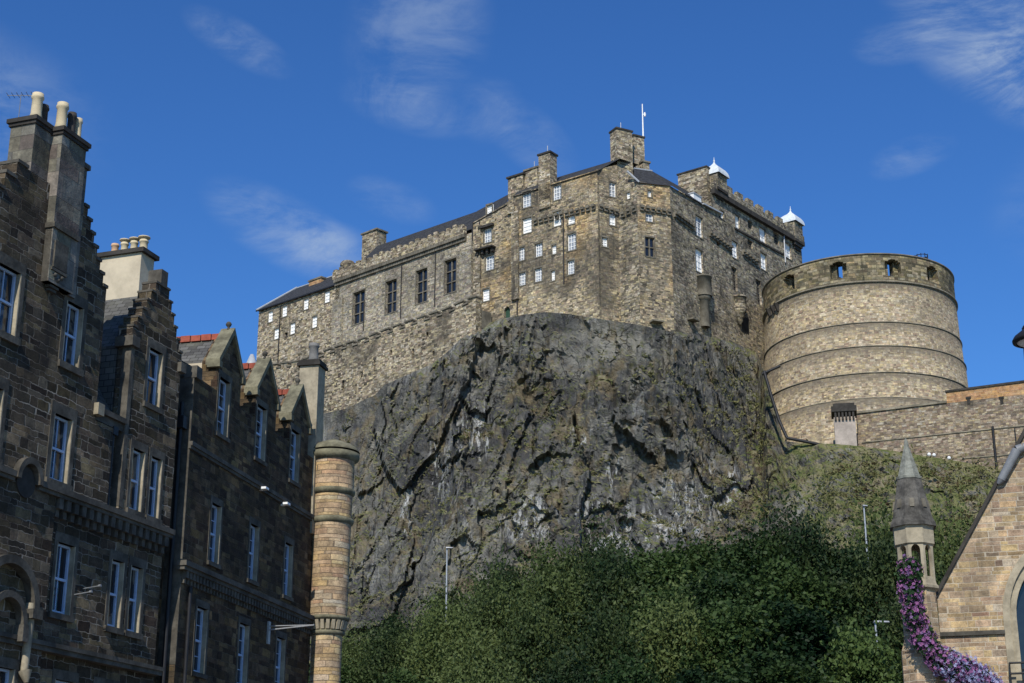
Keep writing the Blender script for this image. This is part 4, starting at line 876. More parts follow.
# recessed strip and eaves between gable and dormer bay
F1.wall('recess_wall', 'tenement_rubble', b1, [(uP - .3, ZS), (uD0 + .05, ZS), (uD0 + .05, zE), (ueave - .2, zE), (ueave - .2, zE - .4), (uP - .3, zE - .4)], [], .2, .4, -.3)
m = MB(); F1.box(m, ueave - .05, uD0, -.35, .06, zE - .12, zE + .04); F1.box(m, ueave - .05, uD0, -.35, -.05, zE - .35, zE - .121)
m.build('gutter', 'sooty_dressed_stone', b1)
m = MB(); F1.box(m, ueave - .1, ueave + .22, -.3, .16, zE - .25, zE + .1); m.build('gutter_block', 'dressed_stone', b1)
m = MB(); m.bar(F1.P(uP + .18, -.12, ZS), F1.P(uP + .18, -.12, zE - .1), .055, 8); F1.box(m, uP + .05, uP + .31, -.28, -.02, zE - .55, zE - .3); m.build('downpipe', 'black_iron', b1)
# dormer bay with crow stepped gable
kz = F1.Z(130, 336); ap = F1.uz(163, 287); kr = uD0 + 2 * (ap[0] - uD0) - .1; kr = min(kr, uEnd)
A3 = (3.70, 4.46); B3 = (3.22, 3.86); B4 = (4.27, 4.86)
zA3 = (15.7, 17.5)
out = [(uD0, ZS), (uEnd, ZS), (uEnd, zE + .3), (kr, zE + .3), (kr, kz)] + crow((kr, kz), (ap[0] + .2, ap[1]), 6) + [(ap[0] - .2, ap[1])] + crow((ap[0] - .2, ap[1]), (uD0, kz), 6)
out = [out[0]] + [q for i, q in enumerate(out[1:]) if abs(q[0] - out[i][0]) + abs(q[1] - out[i][1]) > 1e-4]
hl = [rect(*A3, *zA3), rect(*B3, *ZB), rect(*B4, *ZB)]
F1.wall('dormer_bay', 'tenement_rubble', b1, out, hl, .24, .5, 0)
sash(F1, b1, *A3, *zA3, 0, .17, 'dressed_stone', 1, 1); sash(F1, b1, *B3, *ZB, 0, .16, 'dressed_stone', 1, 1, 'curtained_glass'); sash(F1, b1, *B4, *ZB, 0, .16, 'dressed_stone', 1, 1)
m = MB(); F1.box(m, uD0 - .16, uD0 + .25, -.5, .14, kz - .3, kz + .02); F1.box(m, kr - .2, kr + .12, -.5, .14, kz - .3, kz + .02)
F1.box(m, ap[0] - .19, ap[0] + .19, -.45, .04, ap[1] + .003, ap[1] + .55)
for (p_, q_) in (((ap[0] - .2, ap[1]), (uD0, kz)), ((ap[0] + .2, ap[1]), (kr, kz))):
    for k in range(6): a = p_[0] + (q_[0] - p_[0]) * k / 6; b = p_[0] + (q_[0] - p_[0]) * (k + 1) / 6; z_ = p_[1] + (q_[1] - p_[1]) * k / 6; F1.box(m, min(a, b) - .015, max(a, b) + .015, -.52, .04, z_ + .003, z_ + .07)
m.build('dormer_coping', 'sooty_dressed_stone', b1)
m = MB(); F1.box(m, uD0 - .002, uD0 + .2, -.3, .012, ZS + .2, kz - .3); m.build('quoin', 'margin_stone', b1)
# roofs
dR = -4.4; zR = F1.Z(139, 293, -3.8) - .1
m = MB(); a_ = F1.P(-7, -.32, zE - .02); b_ = F1.P(uEnd, -.32, zE - .02); c_ = F1.P(uEnd, dR, zR); d_ = F1.P(-7, dR, zR); e_ = F1.P(-7, dR * 2, zE); f_ = F1.P(uEnd, dR * 2, zE)
m.add([a_, b_, c_, d_, e_, f_], [(0, 1, 2, 3), (3, 2, 5, 4)]); m.build('roof', 'slate', b1)
m = MB(); pkz = pk - .35; uc = (sL1[0] + sR0[0]) / 2; m.add([F1.P(upR, -.5, sR1[1] - .5), F1.P(uc, -.5, pkz), F1.P(uc - (upR - uc), -.5, sR1[1] - .5), F1.P(upR, -6, sR1[1] - .5), F1.P(uc, -6, pkz), F1.P(uc - (upR - uc), -6, sR1[1] - .5)], [(0, 3, 4, 1), (1, 4, 5, 2), (3, 5, 4)]); m.build('gable_roof', 'slate', b1)
m = MB(); m.add([F1.P(kr, -.45, kz - .2), F1.P(ap[0], -.45, ap[1] - .2), F1.P(uD0, -.45, kz - .2), F1.P(kr, -3.6, kz - .2), F1.P(ap[0], -3.6, ap[1] - .2), F1.P(uD0, -3.6, kz - .2), F1.P(uD0, -.45, zE), F1.P(uD0, -2.5, zE)], [(0, 3, 4, 1), (1, 4, 5, 2), (2, 5, 7, 6)]); m.build('dormer_roof', 'slate', b1)
m = MB(); m.bar(F1.P(ueave, dR, zR + .04), F1.P(uEnd - .6, dR, zR + .04), .1, 6); m.build('ridge_flashing', 'pale_lead', b1)
F1.wall('end_gable', 'tenement_rubble', b1, [(uEnd - .5, 0), (uEnd, 0), (uEnd, zE), (uEnd - .5, zE)], [], .2, 9, -.55)
# pilaster and carved corbel under the second stack
u0p, u1p = F1.U(62, 215), F1.U(79, 235)
def stack(u0, u1, d0, d1, zb, pxt, pyt, mat, dcap, pots, label=None):
    zt_ = F1.Z(pxt, pyt, d1); m = MB(); F1.box(m, u0, u1, d0, d1, zb, zt_); o = m.build('chimney', mat, b1)
    m = MB(); F1.box(m, u0 - .1, u1 + .1, d0 - .1, d1 + .1, zt_, zt_ + .13); F1.box(m, u0 - .05, u1 + .05, d0 - .05, d1 + .05, zt_ - .1, zt_ - .001); m.build('cap', 'soot_stone', o)
    for (uu_, dd_, r_, h_, mt, cw_) in pots: q = F1.P(uu_, dd_, zt_ + .13); pot(o, q, r_, h_, mt, cw_)
    return o, zt_
s1u = F1.U(39, 122); o, zs1 = stack(s1u, s1u + .8, -.95, -.12, pk - 1.5, 40, 123, 'stack_stone', .1, [(s1u + .25, -.32, .18, .85, 'cream_pot', False), (s1u + .68, -.42, .17, .7, 'dark_pot', False)])
an = MB(); q = F1.P(s1u + .1, -.8, zs1)       # television aerials
an.bar(q, q + Vector((0, 0, 1.0)), .011, 5); an.bar(q + Vector((-.4, 0, .95)), q + Vector((.4, .1, 1.0)), .01, 4)
for k in range(6): an.bar(q + Vector((-.38 + k * .14, -.15, .96 + k * .008)), q + Vector((-.38 + k * .14, .2, .96 + k * .008)), .008, 4)
an.build('aerial', 'lead', o)
an = MB(); q = F1.P(s1u + .05, -.98, zs1 - 1.2); an.bar(q, q + Vector((-.45, -.05, 0)), .02, 5); an.bar(q + Vector((0, 0, -.25)), q + Vector((-.35, -.05, -.27)), .02, 5); an.bar(q + Vector((-.3, -.2, -.02)), q + Vector((-.3, .25, -.02)), .012, 4); an.build('bracket', 'black_iron', o)
s2u = F1.U(63, 130, .25); o, zs2 = stack(s2u, s2u + 1.2, -.7, .25, pk - 3.0, 63, 131, 'stack_stone', .1, [(s2u + .22, 0, .18, .9, 'cream_pot', False), (s2u + .68, .02, .14, .8, 'dark_pot', False), (s2u + .98, .05, .12, .75, 'cream_pot', False)])
m = MB(); F1.box(m, s2u + 1.1, s2u + 1.55, -1.0, .1, pk - 3, zs2 - .55); F1.box(m, s2u + 1.05, s2u + 1.63, -1.05, .17, zs2 - .55, zs2 - .4); m.build('chimney_shoulder', 'stack_stone', b1)
m = MB(); zc1 = F1.Z(60, 226, .25); zb1 = pk - 3.0; F1.box(m, s2u, s2u + 1.15, -.1, .22, zc1, zb1); pil = m.build('pilaster', 'sooty_dressed_stone', b1)
m = MB(); F1.box(m, s2u - .05, s2u + 1.2, -.02, .32, zc1 - .15, zc1); m.build('moulding', 'margin_stone', pil)
m = MB(); F1.box(m, s2u - .0, s2u + 1.15, -.02, .2, zc1 - .5, zc1 - .151); m.build('moulding', 'margin_stone', pil)
zp0 = F1.Z(60, 272, .2); m = MB(); F1.box(m, s2u + .12, s2u + .75, -.02, .3, zp0, zc1 - .501); m.build('pedestal', 'margin_stone', pil)
m = MB(); uc_ = s2u + .43
rr = random.Random(3)
for k in range(7):
    z_ = zp0 - .02 - k * .09; wd_ = .36 * (1 - k / 8.5) ** .7; pj = .3 * (1 - k / 8) ** .8
    F1.box(m, uc_ - wd_ + rr.uniform(-.03, .03), uc_ + wd_ + rr.uniform(-.03, .03), -.02, pj + rr.uniform(-.03, .05), z_ - .085, z_ - .002 * k)
for (a, b) in ((-.16, -.2), (.16, -.2), (0, -.32)): q = F1.P(uc_ + a, .24, zp0 + b); m.lathe((q.x, q.y, q.z - .07), [(0.02, 0), (.09, .04), (.09, .1), (.02, .14)], 8)
m.build('carved_corbel', 'sooty_dressed_stone', pil)
# rear chimney, rendered cream
uR_ = F1.U(139, 285, -3.6); zt_ = F1.Z(140, 251, -3.6); m = MB(); F1.box(m, uR_, uR_ + .85, -5.3, -3.6, zR - 1.2, zt_); rc = m.build('chimney', 'cream_render', b1); tag(rc, 'cream rendered chimney behind the slate roof')
m = MB(); F1.box(m, uR_ - .12, uR_ + .97, -5.45, -3.46, zt_, zt_ + .16); m.build('cap', 'soot_stone', rc)
for k, (dd_, mt, cw_) in enumerate([(-5.0, 'terracotta_pot', False), (-4.6, 'cream_pot', True), (-4.2, 'cream_pot', True), (-3.8, 'cream_pot', True)]): pot(rc, F1.P(uR_ + .4, dd_, zt_ + .16), .15 + .02 * (k == 3), .48, mt, cw_)
# lower wall
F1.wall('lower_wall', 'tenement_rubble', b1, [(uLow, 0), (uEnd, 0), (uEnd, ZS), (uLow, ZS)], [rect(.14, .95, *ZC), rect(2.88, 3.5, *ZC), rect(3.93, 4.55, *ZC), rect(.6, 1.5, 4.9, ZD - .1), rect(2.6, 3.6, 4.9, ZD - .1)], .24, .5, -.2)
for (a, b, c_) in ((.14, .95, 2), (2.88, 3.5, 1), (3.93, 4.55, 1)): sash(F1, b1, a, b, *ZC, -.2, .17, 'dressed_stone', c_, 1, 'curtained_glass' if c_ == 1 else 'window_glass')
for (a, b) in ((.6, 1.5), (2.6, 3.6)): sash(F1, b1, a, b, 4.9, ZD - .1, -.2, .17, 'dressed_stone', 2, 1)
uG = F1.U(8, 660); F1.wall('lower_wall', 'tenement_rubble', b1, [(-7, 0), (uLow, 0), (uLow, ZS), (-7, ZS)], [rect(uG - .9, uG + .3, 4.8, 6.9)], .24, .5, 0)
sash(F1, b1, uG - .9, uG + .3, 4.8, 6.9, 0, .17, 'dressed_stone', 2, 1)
m = MB(); uh = F1.U(26, 470)
for (a, b) in ((-7, uh - .55), (uh + .55, uEnd + .1)): F1.box(m, a, b, -.05, .16, ZS - .1, ZS + .06); F1.box(m, a, b, -.05, .09, ZS - .2, ZS - .1)
m.build('string_course', 'sooty_dressed_stone', b1)
m = MB()      # roundel hood
for k in range(14):
    a0, a1_ = math.pi * k / 14, math.pi * (k + 1) / 14
    pts = []
    for (r_, an) in ((.42, a0), (.42, a1_), (.58, a1_), (.58, a0)): pts.append((uh + r_ * math.cos(an), ZS - .1 + r_ * 1.15 * math.sin(an)))
    m.hexa([F1.P(u_, -.02, z_) for u_, z_ in pts] + [F1.P(u_, .2, z_) for u_, z_ in pts])
m.build('hood_mould', 'margin_stone', b1)
m = MB(); q = F1.P(uh, .01, ZS - .1); 
vs_ = [F1.P(uh + .4 * math.cos(2 * math.pi * k / 24), .05, ZS - .12 + .42 * math.sin(2 * math.pi * k / 24)) for k in range(24)]; v2 = [v - Vector((F1.n.x, F1.n.y, 0)) * .08 for v in vs_]
m.add(vs_ + v2, [tuple(range(24))] + [(k, (k + 1) % 24, 24 + (k + 1) % 24, 24 + k) for k in range(24)]); m.build('roundel', 'soot_stone', b1)
m = MB(); ncb = 16
for k in range(ncb): u_ = uLow + .2 + (uEnd - uLow - .4) * k / (ncb - 1); F1.box(m, u_ - .1, u_ + .1, -.2, .06, ZS - .5, ZS - .2); F1.box(m, u_ - .08, u_ + .08, -.2, -.06, ZS - .72, ZS - .5)
m.build('corbel_table', 'sooty_dressed_stone', b1)
m = MB(); F1.box(m, -7, uEnd, -.22, .14, ZL - .12, ZL); F1.box(m, -7, uEnd, -.22, .08, ZL - .25, ZL - .121); m.build('string_course', 'sooty_dressed_stone', b1)
# scrolled door head at lower left
m = MB()
def arch(mb, F, uc, zc, r0, r1, d0, d1, a0=0, a1=180, n=18, sy=1.0):
    for k in range(n):
        x0, x1 = R(a0 + (a1 - a0) * k / n), R(a0 + (a1 - a0) * (k + 1) / n)
        pts = [(uc + r_ * math.cos(an), zc + sy * r_ * math.sin(an)) for (r_, an) in ((r0, x0), (r0, x1), (r1, x1), (r1, x0))]
        mb.hexa([F.P(u_, d0, z_) for u_, z_ in pts] + [F.P(u_, d1, z_) for u_, z_ in pts])
ua_, za_ = F1.uz(2, 600); arch(m, F1, ua_, za_ - .1, 1.05, 1.28, -.01, .28); arch(m, F1, ua_ + .05, za_ - .55, .62, .8, -.01, .25)
F1.box(m, ua_ + .9, ua_ + 1.35, -.01, .35, za_ - .35, za_ - .1); F1.box(m, ua_ + .62, ua_ + .86, -.01, .3, za_ - 1.0, za_ - .56); m.build('arched_door_head', 'margin_stone', b1)
m = MB(); m.bar(F1.P(ua_ + 1.1, .1, ZL - .9), F1.P(ua_ + 1.1, .1, ZL + .9), .11, 8, .15); m.bar(F1.P(ua_ + 1.1, .2, ZL - 1.2), F1.P(ua_ + 1.1, .12, ZL - .9), .06, 8, .2); m.build('pendant', 'dressed_stone', b1)
m = MB(); 
for (px, py) in ((89, 592), (98, 586)): u_, z_ = F1.uz(px, py, .3); q0 = F1.P(u_, -.2, z_ - .05); q1 = F1.P(u_, .32, z_); m.bar(q0, q1, .016, 6); m.bar(q1, q1 + Vector((0, 0, .001)) + (q1 - q0).normalized() * .08, .04, 8)
m.build('wall_bracket', 'lead', b1)

# second tenement
b2 = thing('tenement_building', F2.P(6, -5, 0), 'brown stone tenement with three pointed dormers under red ridge tiles and a round corner turret', 'building')
zE2 = F2.Z(207, 383.5); e0 = F2.U(188, 470); eE = F2.U(312, 560) + .15
dm = []
for (L_, A_, R_) in (((220.3, 361), (234.4, 325), (241, 381)), ((256, 391), (270.4, 358), (277, 398)), ((288.8, 417), (302.9, 385.6), (308, 424))):
    ul, zl = F2.uz(*L_); ua, za = F2.uz(*A_); ur, zr = F2.uz(*R_); dm.append((ul, ua, ur, (zl + zr) / 2, za))
zk = sum(d[3] for d in dm) / 3; zap = sum(d[4] for d in dm) / 3 - .32
TW = [((219.4, 374), (217.7, 431.8)), ((257, 403), (255.5, 456.4)), ((291.5, 428), (290, 480))]; TZ = (14.93 * .96 + 1.7, 17.0 * .96 + 1.7)
MW = [2.44, 5.97, 9.52]; MZ = (10.34 * .96 + 1.7, 12.4 * .96 + 1.7); LW = [1.75, 5.45, 9.1]; LZ = (6.5 * .96 + 1.7, 8.68 * .96 + 1.7); KZ = (LZ[0] - 3.6, LZ[1] - 3.6)
TU = [2.45, 6.02, 9.62]
hl = []; wins = []
for u_ in TU: a = u_ * .96 - .0; wins.append((a, a + .88, *TZ))
for u_ in MW: a = u_ * .96; wins.append((a, a + .76, *MZ))
for u_ in LW: a = u_ * .96; wins.append((a, a + .82, *LZ))
for u_ in LW: a = u_ * .96; wins.append((a, a + .85, *KZ))
print('dormers', dm, 'eave', zE2, 'tu', TU, zk, zap)
out = [(e0, 0), (eE, 0), (eE, zE2)]
dorm = []
for k in (2, 1, 0):
    uc = wins[k][0] + .44 + .38; hw = 1.02; dorm.append((uc, hw)); out += [(uc + hw, zE2), (uc + hw, zk), (uc, zap), (uc - hw, zk), (uc - hw, zE2)]
out += [(e0, zE2)]
F2.wall('wall', 'brown_rubble', b2, out, [rect(*w_) for w_ in wins], .24, .6, 0)
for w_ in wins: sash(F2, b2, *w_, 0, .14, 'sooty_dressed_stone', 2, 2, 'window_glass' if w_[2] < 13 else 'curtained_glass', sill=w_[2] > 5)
dM = -3.9
m = MB(); m.add([F2.P(e0, -.15, zE2 - .05), F2.P(eE, -.15, zE2 - .05), F2.P(eE, dM, zap), F2.P(e0, dM, zap), F2.P(e0, dM * 2, zE2), F2.P(eE, dM * 2, zE2)], [(0, 1, 2, 3), (3, 2, 5, 4)]); m.build('roof', 'slate', b2)
F2.wall('end_gable', 'brown_rubble', b2, [(eE - .5, 0), (eE, 0), (eE, zE2), (eE - .5, zE2)], [], .2, 8, -.55)
for (uc, hw) in dorm:
    m = MB(); m.add([F2.P(uc + hw - .02, -.4, zk - .05), F2.P(uc, -.4, zap - .12), F2.P(uc - hw + .02, -.4, zk - .05), F2.P(uc + hw - .02, dM, zk - .05), F2.P(uc, dM, zap - .12), F2.P(uc - hw + .02, dM, zk - .05)], [(0, 3, 4, 1), (1, 4, 5, 2)])
    dr = m.build('dormer_roof', 'slate', b2)
    m = MB(); nrt = 9
    for k in range(nrt): d0 = -.35 + (dM + .35) * k / nrt; d1 = -.35 + (dM + .35) * (k + 1) / nrt; F2.box(m, uc - .13, uc + .13, d0 - .002, d1 + .03, zap - .16, zap + .05 + .012 * (k % 2))
    m.build('ridge_tiles', 'red_tile', dr)
    m = MB()
    for sgn in (-1, 1):
        a0 = F2.P(uc, 0, zap + .18); 
        p8 = []
        for d_ in (-.42, .1):
            for (u_, z_) in ((uc + sgn * (hw + .12), zk - .18), (uc + sgn * (hw + .12), zk + .04), (uc, zap + .26), (uc, zap - .02)): p8.append(F2.P(u_, d_, z_))
        m.hexa(p8)
        F2.box(m, uc + sgn * (hw + .02) - .12, uc + sgn * (hw + .02) + .12, -.35, .12, zk - .26, zk - .04)
    m.build('coping', 'lichen_stone', b2)
    m = MB(); q = F2.P(uc, -.15, zap + .2); m.lathe(q, [(.07, 0), (.05, .06), (.04, .1), (.09, .15), (.11, .21), (.07, .28), (.02, .31)], 10); m.build('finial', 'sooty_dressed_stone', b2)
    m = MB()
    for sgn in (-1, 1): F2.box(m, uc + sgn * hw - .12 * (sgn > 0), uc + sgn * hw + .12 * (sgn < 0), -2.6, -.6, zE2, zk - .05)
    m.build('dormer_cheek', 'cream_render', b2)
    m = MB(); m.bar(F2.P(uc - hw - .02, -.3, zE2 + .15), F2.P(uc - hw - .02, -1.9, zk - .2), .05, 6); m.build('flashing', 'pale_lead', b2)
m = MB()      # party wall skew
p8 = [F2.P(e0, -.1, zE2 - 1), F2.P(e0 + .35, -.1, zE2 - 1), F2.P(e0 + .35, dM, zap - 1), F2.P(e0, dM, zap - 1), F2.P(e0, -.1, zE2 + .3), F2.P(e0 + .35, -.1, zE2 + .3), F2.P(e0 + .35, dM, zap + .25), F2.P(e0, dM, zap + .25)]
m.hexa(p8); F2.box(m, e0 - .03, e0 + .4, -.35, .1, zE2 - .1, zE2 + .31); m.build('skew', 'sooty_dressed_stone', b2)
m = MB(); F2.box(m, e0 - .012, e0 + .02, -.6, .012, 8, zE2 - .1); m.build('quoin', 'margin_stone', b2)
z1_ = F2.Z(250, 478); z2_ = F2.Z(250, 591.5)
m = MB(); F2.box(m, e0 - .05, eE, -.02, .12, z1_ - .14, z1_); F2.box(m, e0 - .05, eE, -.02, .07, z1_ - .24, z1_ - .141); m.build('string_course', 'sooty_dressed_stone', b2)
m = MB(); F2.box(m, e0 - .3, eE, -.02, .3, z2_ - .16, z2_); F2.box(m, e0 - .25, eE, -.02, .22, z2_ - .28, z2_ - .161); nd_ = 46
for k in range(nd_): u_ = e0 + (eE - e0) * (k + .5) / nd_; F2.box(m, u_ - .08, u_ + .08, -.02, .18, z2_ - .5, z2_ - .281); F2.box(m, u_ - .06, u_ + .06, -.02, .09, z2_ - .66, z2_ - .501)
m.build('corbel_table', 'sooty_dressed_stone', b2)
for (px, py) in ((267.5, 488), (289, 503.5)):
    u_, z_ = F2.uz(px, py, .3); m = MB(); F2.box(m, u_ - .15, u_ + .15, .1, .3, z_ - .05, z_ + .03); F2.box(m, u_ - .08, u_ + .08, .0, .1, z_ - .08, z_ - .02); m.build('floodlight', 'white_paint', b2)
m = MB(); u_, z_ = F2.uz(268, 630); q0 = F2.P(u_, 0, z_); q1 = F2.P(u_, 1.75, z_ + .12)
m.bar(q0, q1, .025, 6); m.bar(q0 + Vector((0, 0, .14)), q1, .02, 6); F2.box(m, u_ - .1, u_ + .1, 0, .06, z_ - .5, z_ + .3); m.build('bracket_arm', 'galvanised', b2)
m = MB(); m.bar(F2.P(e0 - .25, -.25, 0), F2.P(e0 - .25, -.25, zE2 - 1), .07, 8); F2.box(m, e0 - .42, e0 - .08, -.45, -.08, zE2 - 1.9, zE2 - 1.5); m.build('downpipe', 'black_iron', b2)
m = MB(); u_ = e0 + .55; m.bar(F2.P(u_, .1, 0), F2.P(u_, .1, z2_ - .7), .06, 8); m.build('downpipe', 'black_iron', b2)
# filler wall in the gap between the two tenements
F2.wall('recess_wall', 'brown_rubble', b2, [(e0 - 1.3, 0), (e0, 0), (e0, zE2 - .8), (e0 - 1.3, zE2 - .8)], [], .2, .4, -.6)
# chimney above the turret
uC = eE - .5; zct = F2.Z(313, 366, -.2); zcb = zE2 - 1.0
m = MB(); F2.box(m, uC, uC + .8, -.72, .08, zcb - 2, zct); ch2 = m.build('chimney', 'dressed_stone', b2)
m = MB(); F2.box(m, uC - .1, uC + .9, -.82, .17, zct, zct + .12); F2.box(m, uC - .04, uC + .84, -.77, .12, zct + .12, zct + .25); m.build('cap', 'soot_stone', ch2)
pot(ch2, F2.P(uC + .4, -.3, zct + .25), .22, .8, 'grey_render')
m = MB(); q = at(251.5, 364, 64); m.lathe((q.x, q.y, q.z - 1), [(.24, 0), (.24, 1.0), (.22, 1.05), (.07, 1.42), (.0, 1.44)], 12); m.build('conical_vent', 'pale_lead', b2)
# turret
T = F2.P(F2.U(313, 560) + .45, .52, 0); Yt = T.y; kx = FOC / (Yt * .985)
Z_ = lambda py: at(331, py, Yt).z
m = MB(); r1, r2, r3 = 23 / kx, 15.5 / kx, 21 / kx
m.lathe((T.x, T.y, 0), [(r2, 0), (r2, Z_(634))], 28, capt=False); m.lathe((T.x, T.y, 0), [(r3 * .95, Z_(618)), (r3, Z_(524))], 28, capt=False)
m.lathe((T.x, T.y, 0), [(r3 + .01, Z_(519)), (r3 + .01, Z_(497))], 28, capt=False); m.lathe((T.x, T.y, 0), [(r3 + .06, Z_(491)), (r3 + .06, Z_(461))], 28, capt=False)
tu = m.build('corner_turret', 'orange_ashlar', b2)
m = MB()
def ringm(z0, z1, r0, ra): h = z1 - z0; mr = MB(); mr.lathe((T.x, T.y, z0), [(r0 - .03, 0), (ra * .97, h * .25), (ra, h * .5), (ra, h * .8), (r0, h)], 28, capt=False); mr.build('moulding', 'lichen_stone', tu)
ringm(Z_(526), Z_(519), r3, r3 + .1); ringm(Z_(497), Z_(490), r3, r3 + .12); ringm(Z_(463), Z_(453), r3 + .06, r3 + .25); m.lathe((T.x, T.y, Z_(453)), [(r3 + .25, 0), (r3 + .22, .1), (r3 - .05, .3), (.01, .6)], 28, capt=False); m.build('turret_top', 'lichen_stone', tu); m = MB()
ringm(Z_(622), Z_(617), r3 * .93, r3 + .06); ringm(Z_(637), Z_(631), r2 - .02, r2 + .1)
m.lathe((T.x, T.y, Z_(632)), [(r2 + .02, 0), (r2 + .06, Z_(622) - Z_(632))], 28, capt=False)
m.build('moulding', 'lichen_stone', tu)
m = MB()
for k in range(22):
    an = 2 * math.pi * k / 22; c_, s_ = math.cos(an), math.sin(an); zb_, zt2 = Z_(631), Z_(622); rr0, rr1 = r2 - .05, r3 + .0; w_ = .065
    pts = []
    for z_, ra in ((zb_, r2 + .12), (zt2, rr1)):
        for (r_, sg) in ((rr0, -1), (ra, -1), (ra, 1), (rr0, 1)): pts.append((T.x + c_ * r_ - s_ * sg * w_, T.y + s_ * r_ + c_ * sg * w_, z_))
    m.hexa(pts)
m.build('turret_corbels', 'dressed_stone', tu)

# ------------------------------------------------------------------ church at the right
q = at(950, 600, 55); FC_ = Fr((q.x, q.y), 106.4)
ch = thing('church', FC_.P(3, -4, 0), 'pale stone church gable with traceried arch window and octagonal pinnacle at the lower right', 'church')
uw, ze_ = FC_.uz(937, 596); ua, za = FC_.uz(1042, 402); ur = ua + (ua - uw)
def parch(uc, hw, zb_, zs_, k=1.5, n=10):
    r_ = hw * k; amax = math.acos((r_ - hw) / r_); lp = [(uc - hw, zb_), (uc + hw, zb_)]
    for i in range(n + 1): an = amax * i / n; lp.append((uc + hw - r_ + r_ * math.cos(an), zs_ + r_ * math.sin(an)))
    for i in range(n - 1, -1, -1): an = amax * i / n; lp.append((uc - hw + r_ - r_ * math.cos(an), zs_ + r_ * math.sin(an)))
    return lp
ho = ua - FC_.U(1004, 620); hi = ua - FC_.U(1017, 620); zsp = FC_.Z(1004, 617)
FC_.wall('gable_wall', 'church_stone', ch, [(uw, 0), (ur, 0), (ur, ze_), (ua, za), (uw, ze_)], [parch(ua, ho, 3.2, zsp)], .5, .9, 0)
FC_.wall('arch_moulding', 'dressed_stone', ch, parch(ua, ho + .02, 3.0, zsp), [parch(ua, (ho + hi) / 2, 3.3, zsp)], .2, .3, .07)
FC_.wall('arch_moulding', 'dressed_stone', ch, parch(ua, (ho + hi) / 2 + .02, 3.1, zsp), [parch(ua, hi, 3.4, zsp)], .3, .35, -.06)
m = MB(); lp = parch(ua, hi + .03, 3.2, zsp); m.add([FC_.P(a, -.42, b) for a, b in lp], [tuple(range(len(lp)))]); gw_ = m.build('window', 'window_glass', ch)
m = MB()
for k in (-1, 0, 1): FC_.box(m, ua + k * hi * .5 - .07, ua + k * hi * .5 + .07, -.4, -.2, 3.4, zsp + hi * (1.0 - abs(k) * .25))
m.build('tracery', 'dressed_stone', gw_)
m = MB()
for sg in (-1, 1):
    p8 = []
    for d_ in (-1.0, .12):
        for (u_, z_) in ((ua + sg * (ua - uw + .1), ze_ - .2), (ua + sg * (ua - uw + .1), ze_ + .02), (ua, za + .2), (ua, za - .02)): p8.append(FC_.P(u_, d_, z_))
    m.hexa(p8)
m.build('coping', 'soot_stone', ch)
m = MB(); dd0 = 12
m.add([FC_.P(uw, -.8, ze_), FC_.P(ua, -.8, za), FC_.P(ur, -.8, ze_), FC_.P(uw, -dd0, ze_), FC_.P(ua, -dd0, za), FC_.P(ur, -dd0, ze_)], [(0, 1, 4, 3), (1, 2, 5, 4), (3, 4, 5)]); m.build('roof', 'slate', ch)
m = MB(); u1_, z1_ = FC_.uz(998, 484, .15); u2_, z2_ = FC_.uz(1017, 450, .15); u3_, z3_ = FC_.uz(1034, 446, .15)
m.bar(FC_.P(u1_, .15, z1_), FC_.P(u1_ + .12, .15, z1_ + .14), .05, 10, .14); m.bar(FC_.P(u1_ + .12, .15, z1_ + .14), FC_.P(u2_, .15, z2_), .14, 12, .17); m.bar(FC_.P(u2_, .15, z2_), FC_.P(u2_ + .2, .15, z2_ + .08), .17, 12, .15); m.bar(FC_.P(u2_ + .2, .15, z2_ + .08), FC_.P(u3_, .15, z3_), .15, 12)
m.build('lead_flashing', 'lead', ch)
m = MB(); zst = FC_.Z(960, 633); FC_.box(m, uw - .02, FC_.U(1005, 631), -.02, .1, zst - .1, zst + .04); m.build('string_course', 'sooty_dressed_stone', ch)
F_side = Fr(tuple(FC_.P(uw, 0, 0))[:2], 16.4); F_side.n = Vector((-F_side.t.y, F_side.t.x)); F_side.wall('side_wall', 'church_stone', ch, rect(.95, 12, 0, ze_), [], .3, .6, 0)
# octagonal pinnacle
PY_ = 53.2; Pc = at(915.5, 560, PY_); kx = FOC / (PY_ * .975); PZ = lambda py: at(915, py, PY_).z
pn = MB(); r_b = 20.3 / kx
m = MB(); m.lathe((Pc.x, Pc.y, 0), [(.75, 0), (.75, PZ(652)), (.62, PZ(640)), (.60, PZ(592))], 8, a0=.2, smooth=False, capt=False); pin = m.build('pinnacle_shaft', 'church_stone', ch)
m = MB(); m.lathe((Pc.x, Pc.y, PZ(592)), [(.6, 0), (.72, .06), (.72, .14), (.66, .2), (.6, .45), (.01, .5)], 8, a0=.2, smooth=False); m.build('pinnacle_base', 'dressed_stone', pin)
z0_, z1_, zm_ = PZ(586), PZ(528), PZ(546)
cs = [(Pc.x + .63 * math.cos(.2 + k * math.pi / 4), Pc.y + .63 * math.sin(.2 + k * math.pi / 4)) for k in range(8)]
for k in range(8):
    A = Vector(cs[k]); B = Vector(cs[(k + 1) % 8]); dv = B - A; az = math.degrees(math.atan2(dv.x, dv.y)); fr = Fr((A.x, A.y), az); mid = (A + B) / 2 - Vector((Pc.x, Pc.y)); fr.n = mid.normalized(); Lf = dv.length
    fr.wall('lantern_panel', 'dressed_stone', pin, rect(0, Lf, z0_, z1_), [parch(Lf / 2, Lf * .3, z0_ + .12, zm_ - .22, 1.3, 5)], .12, .12, 0)
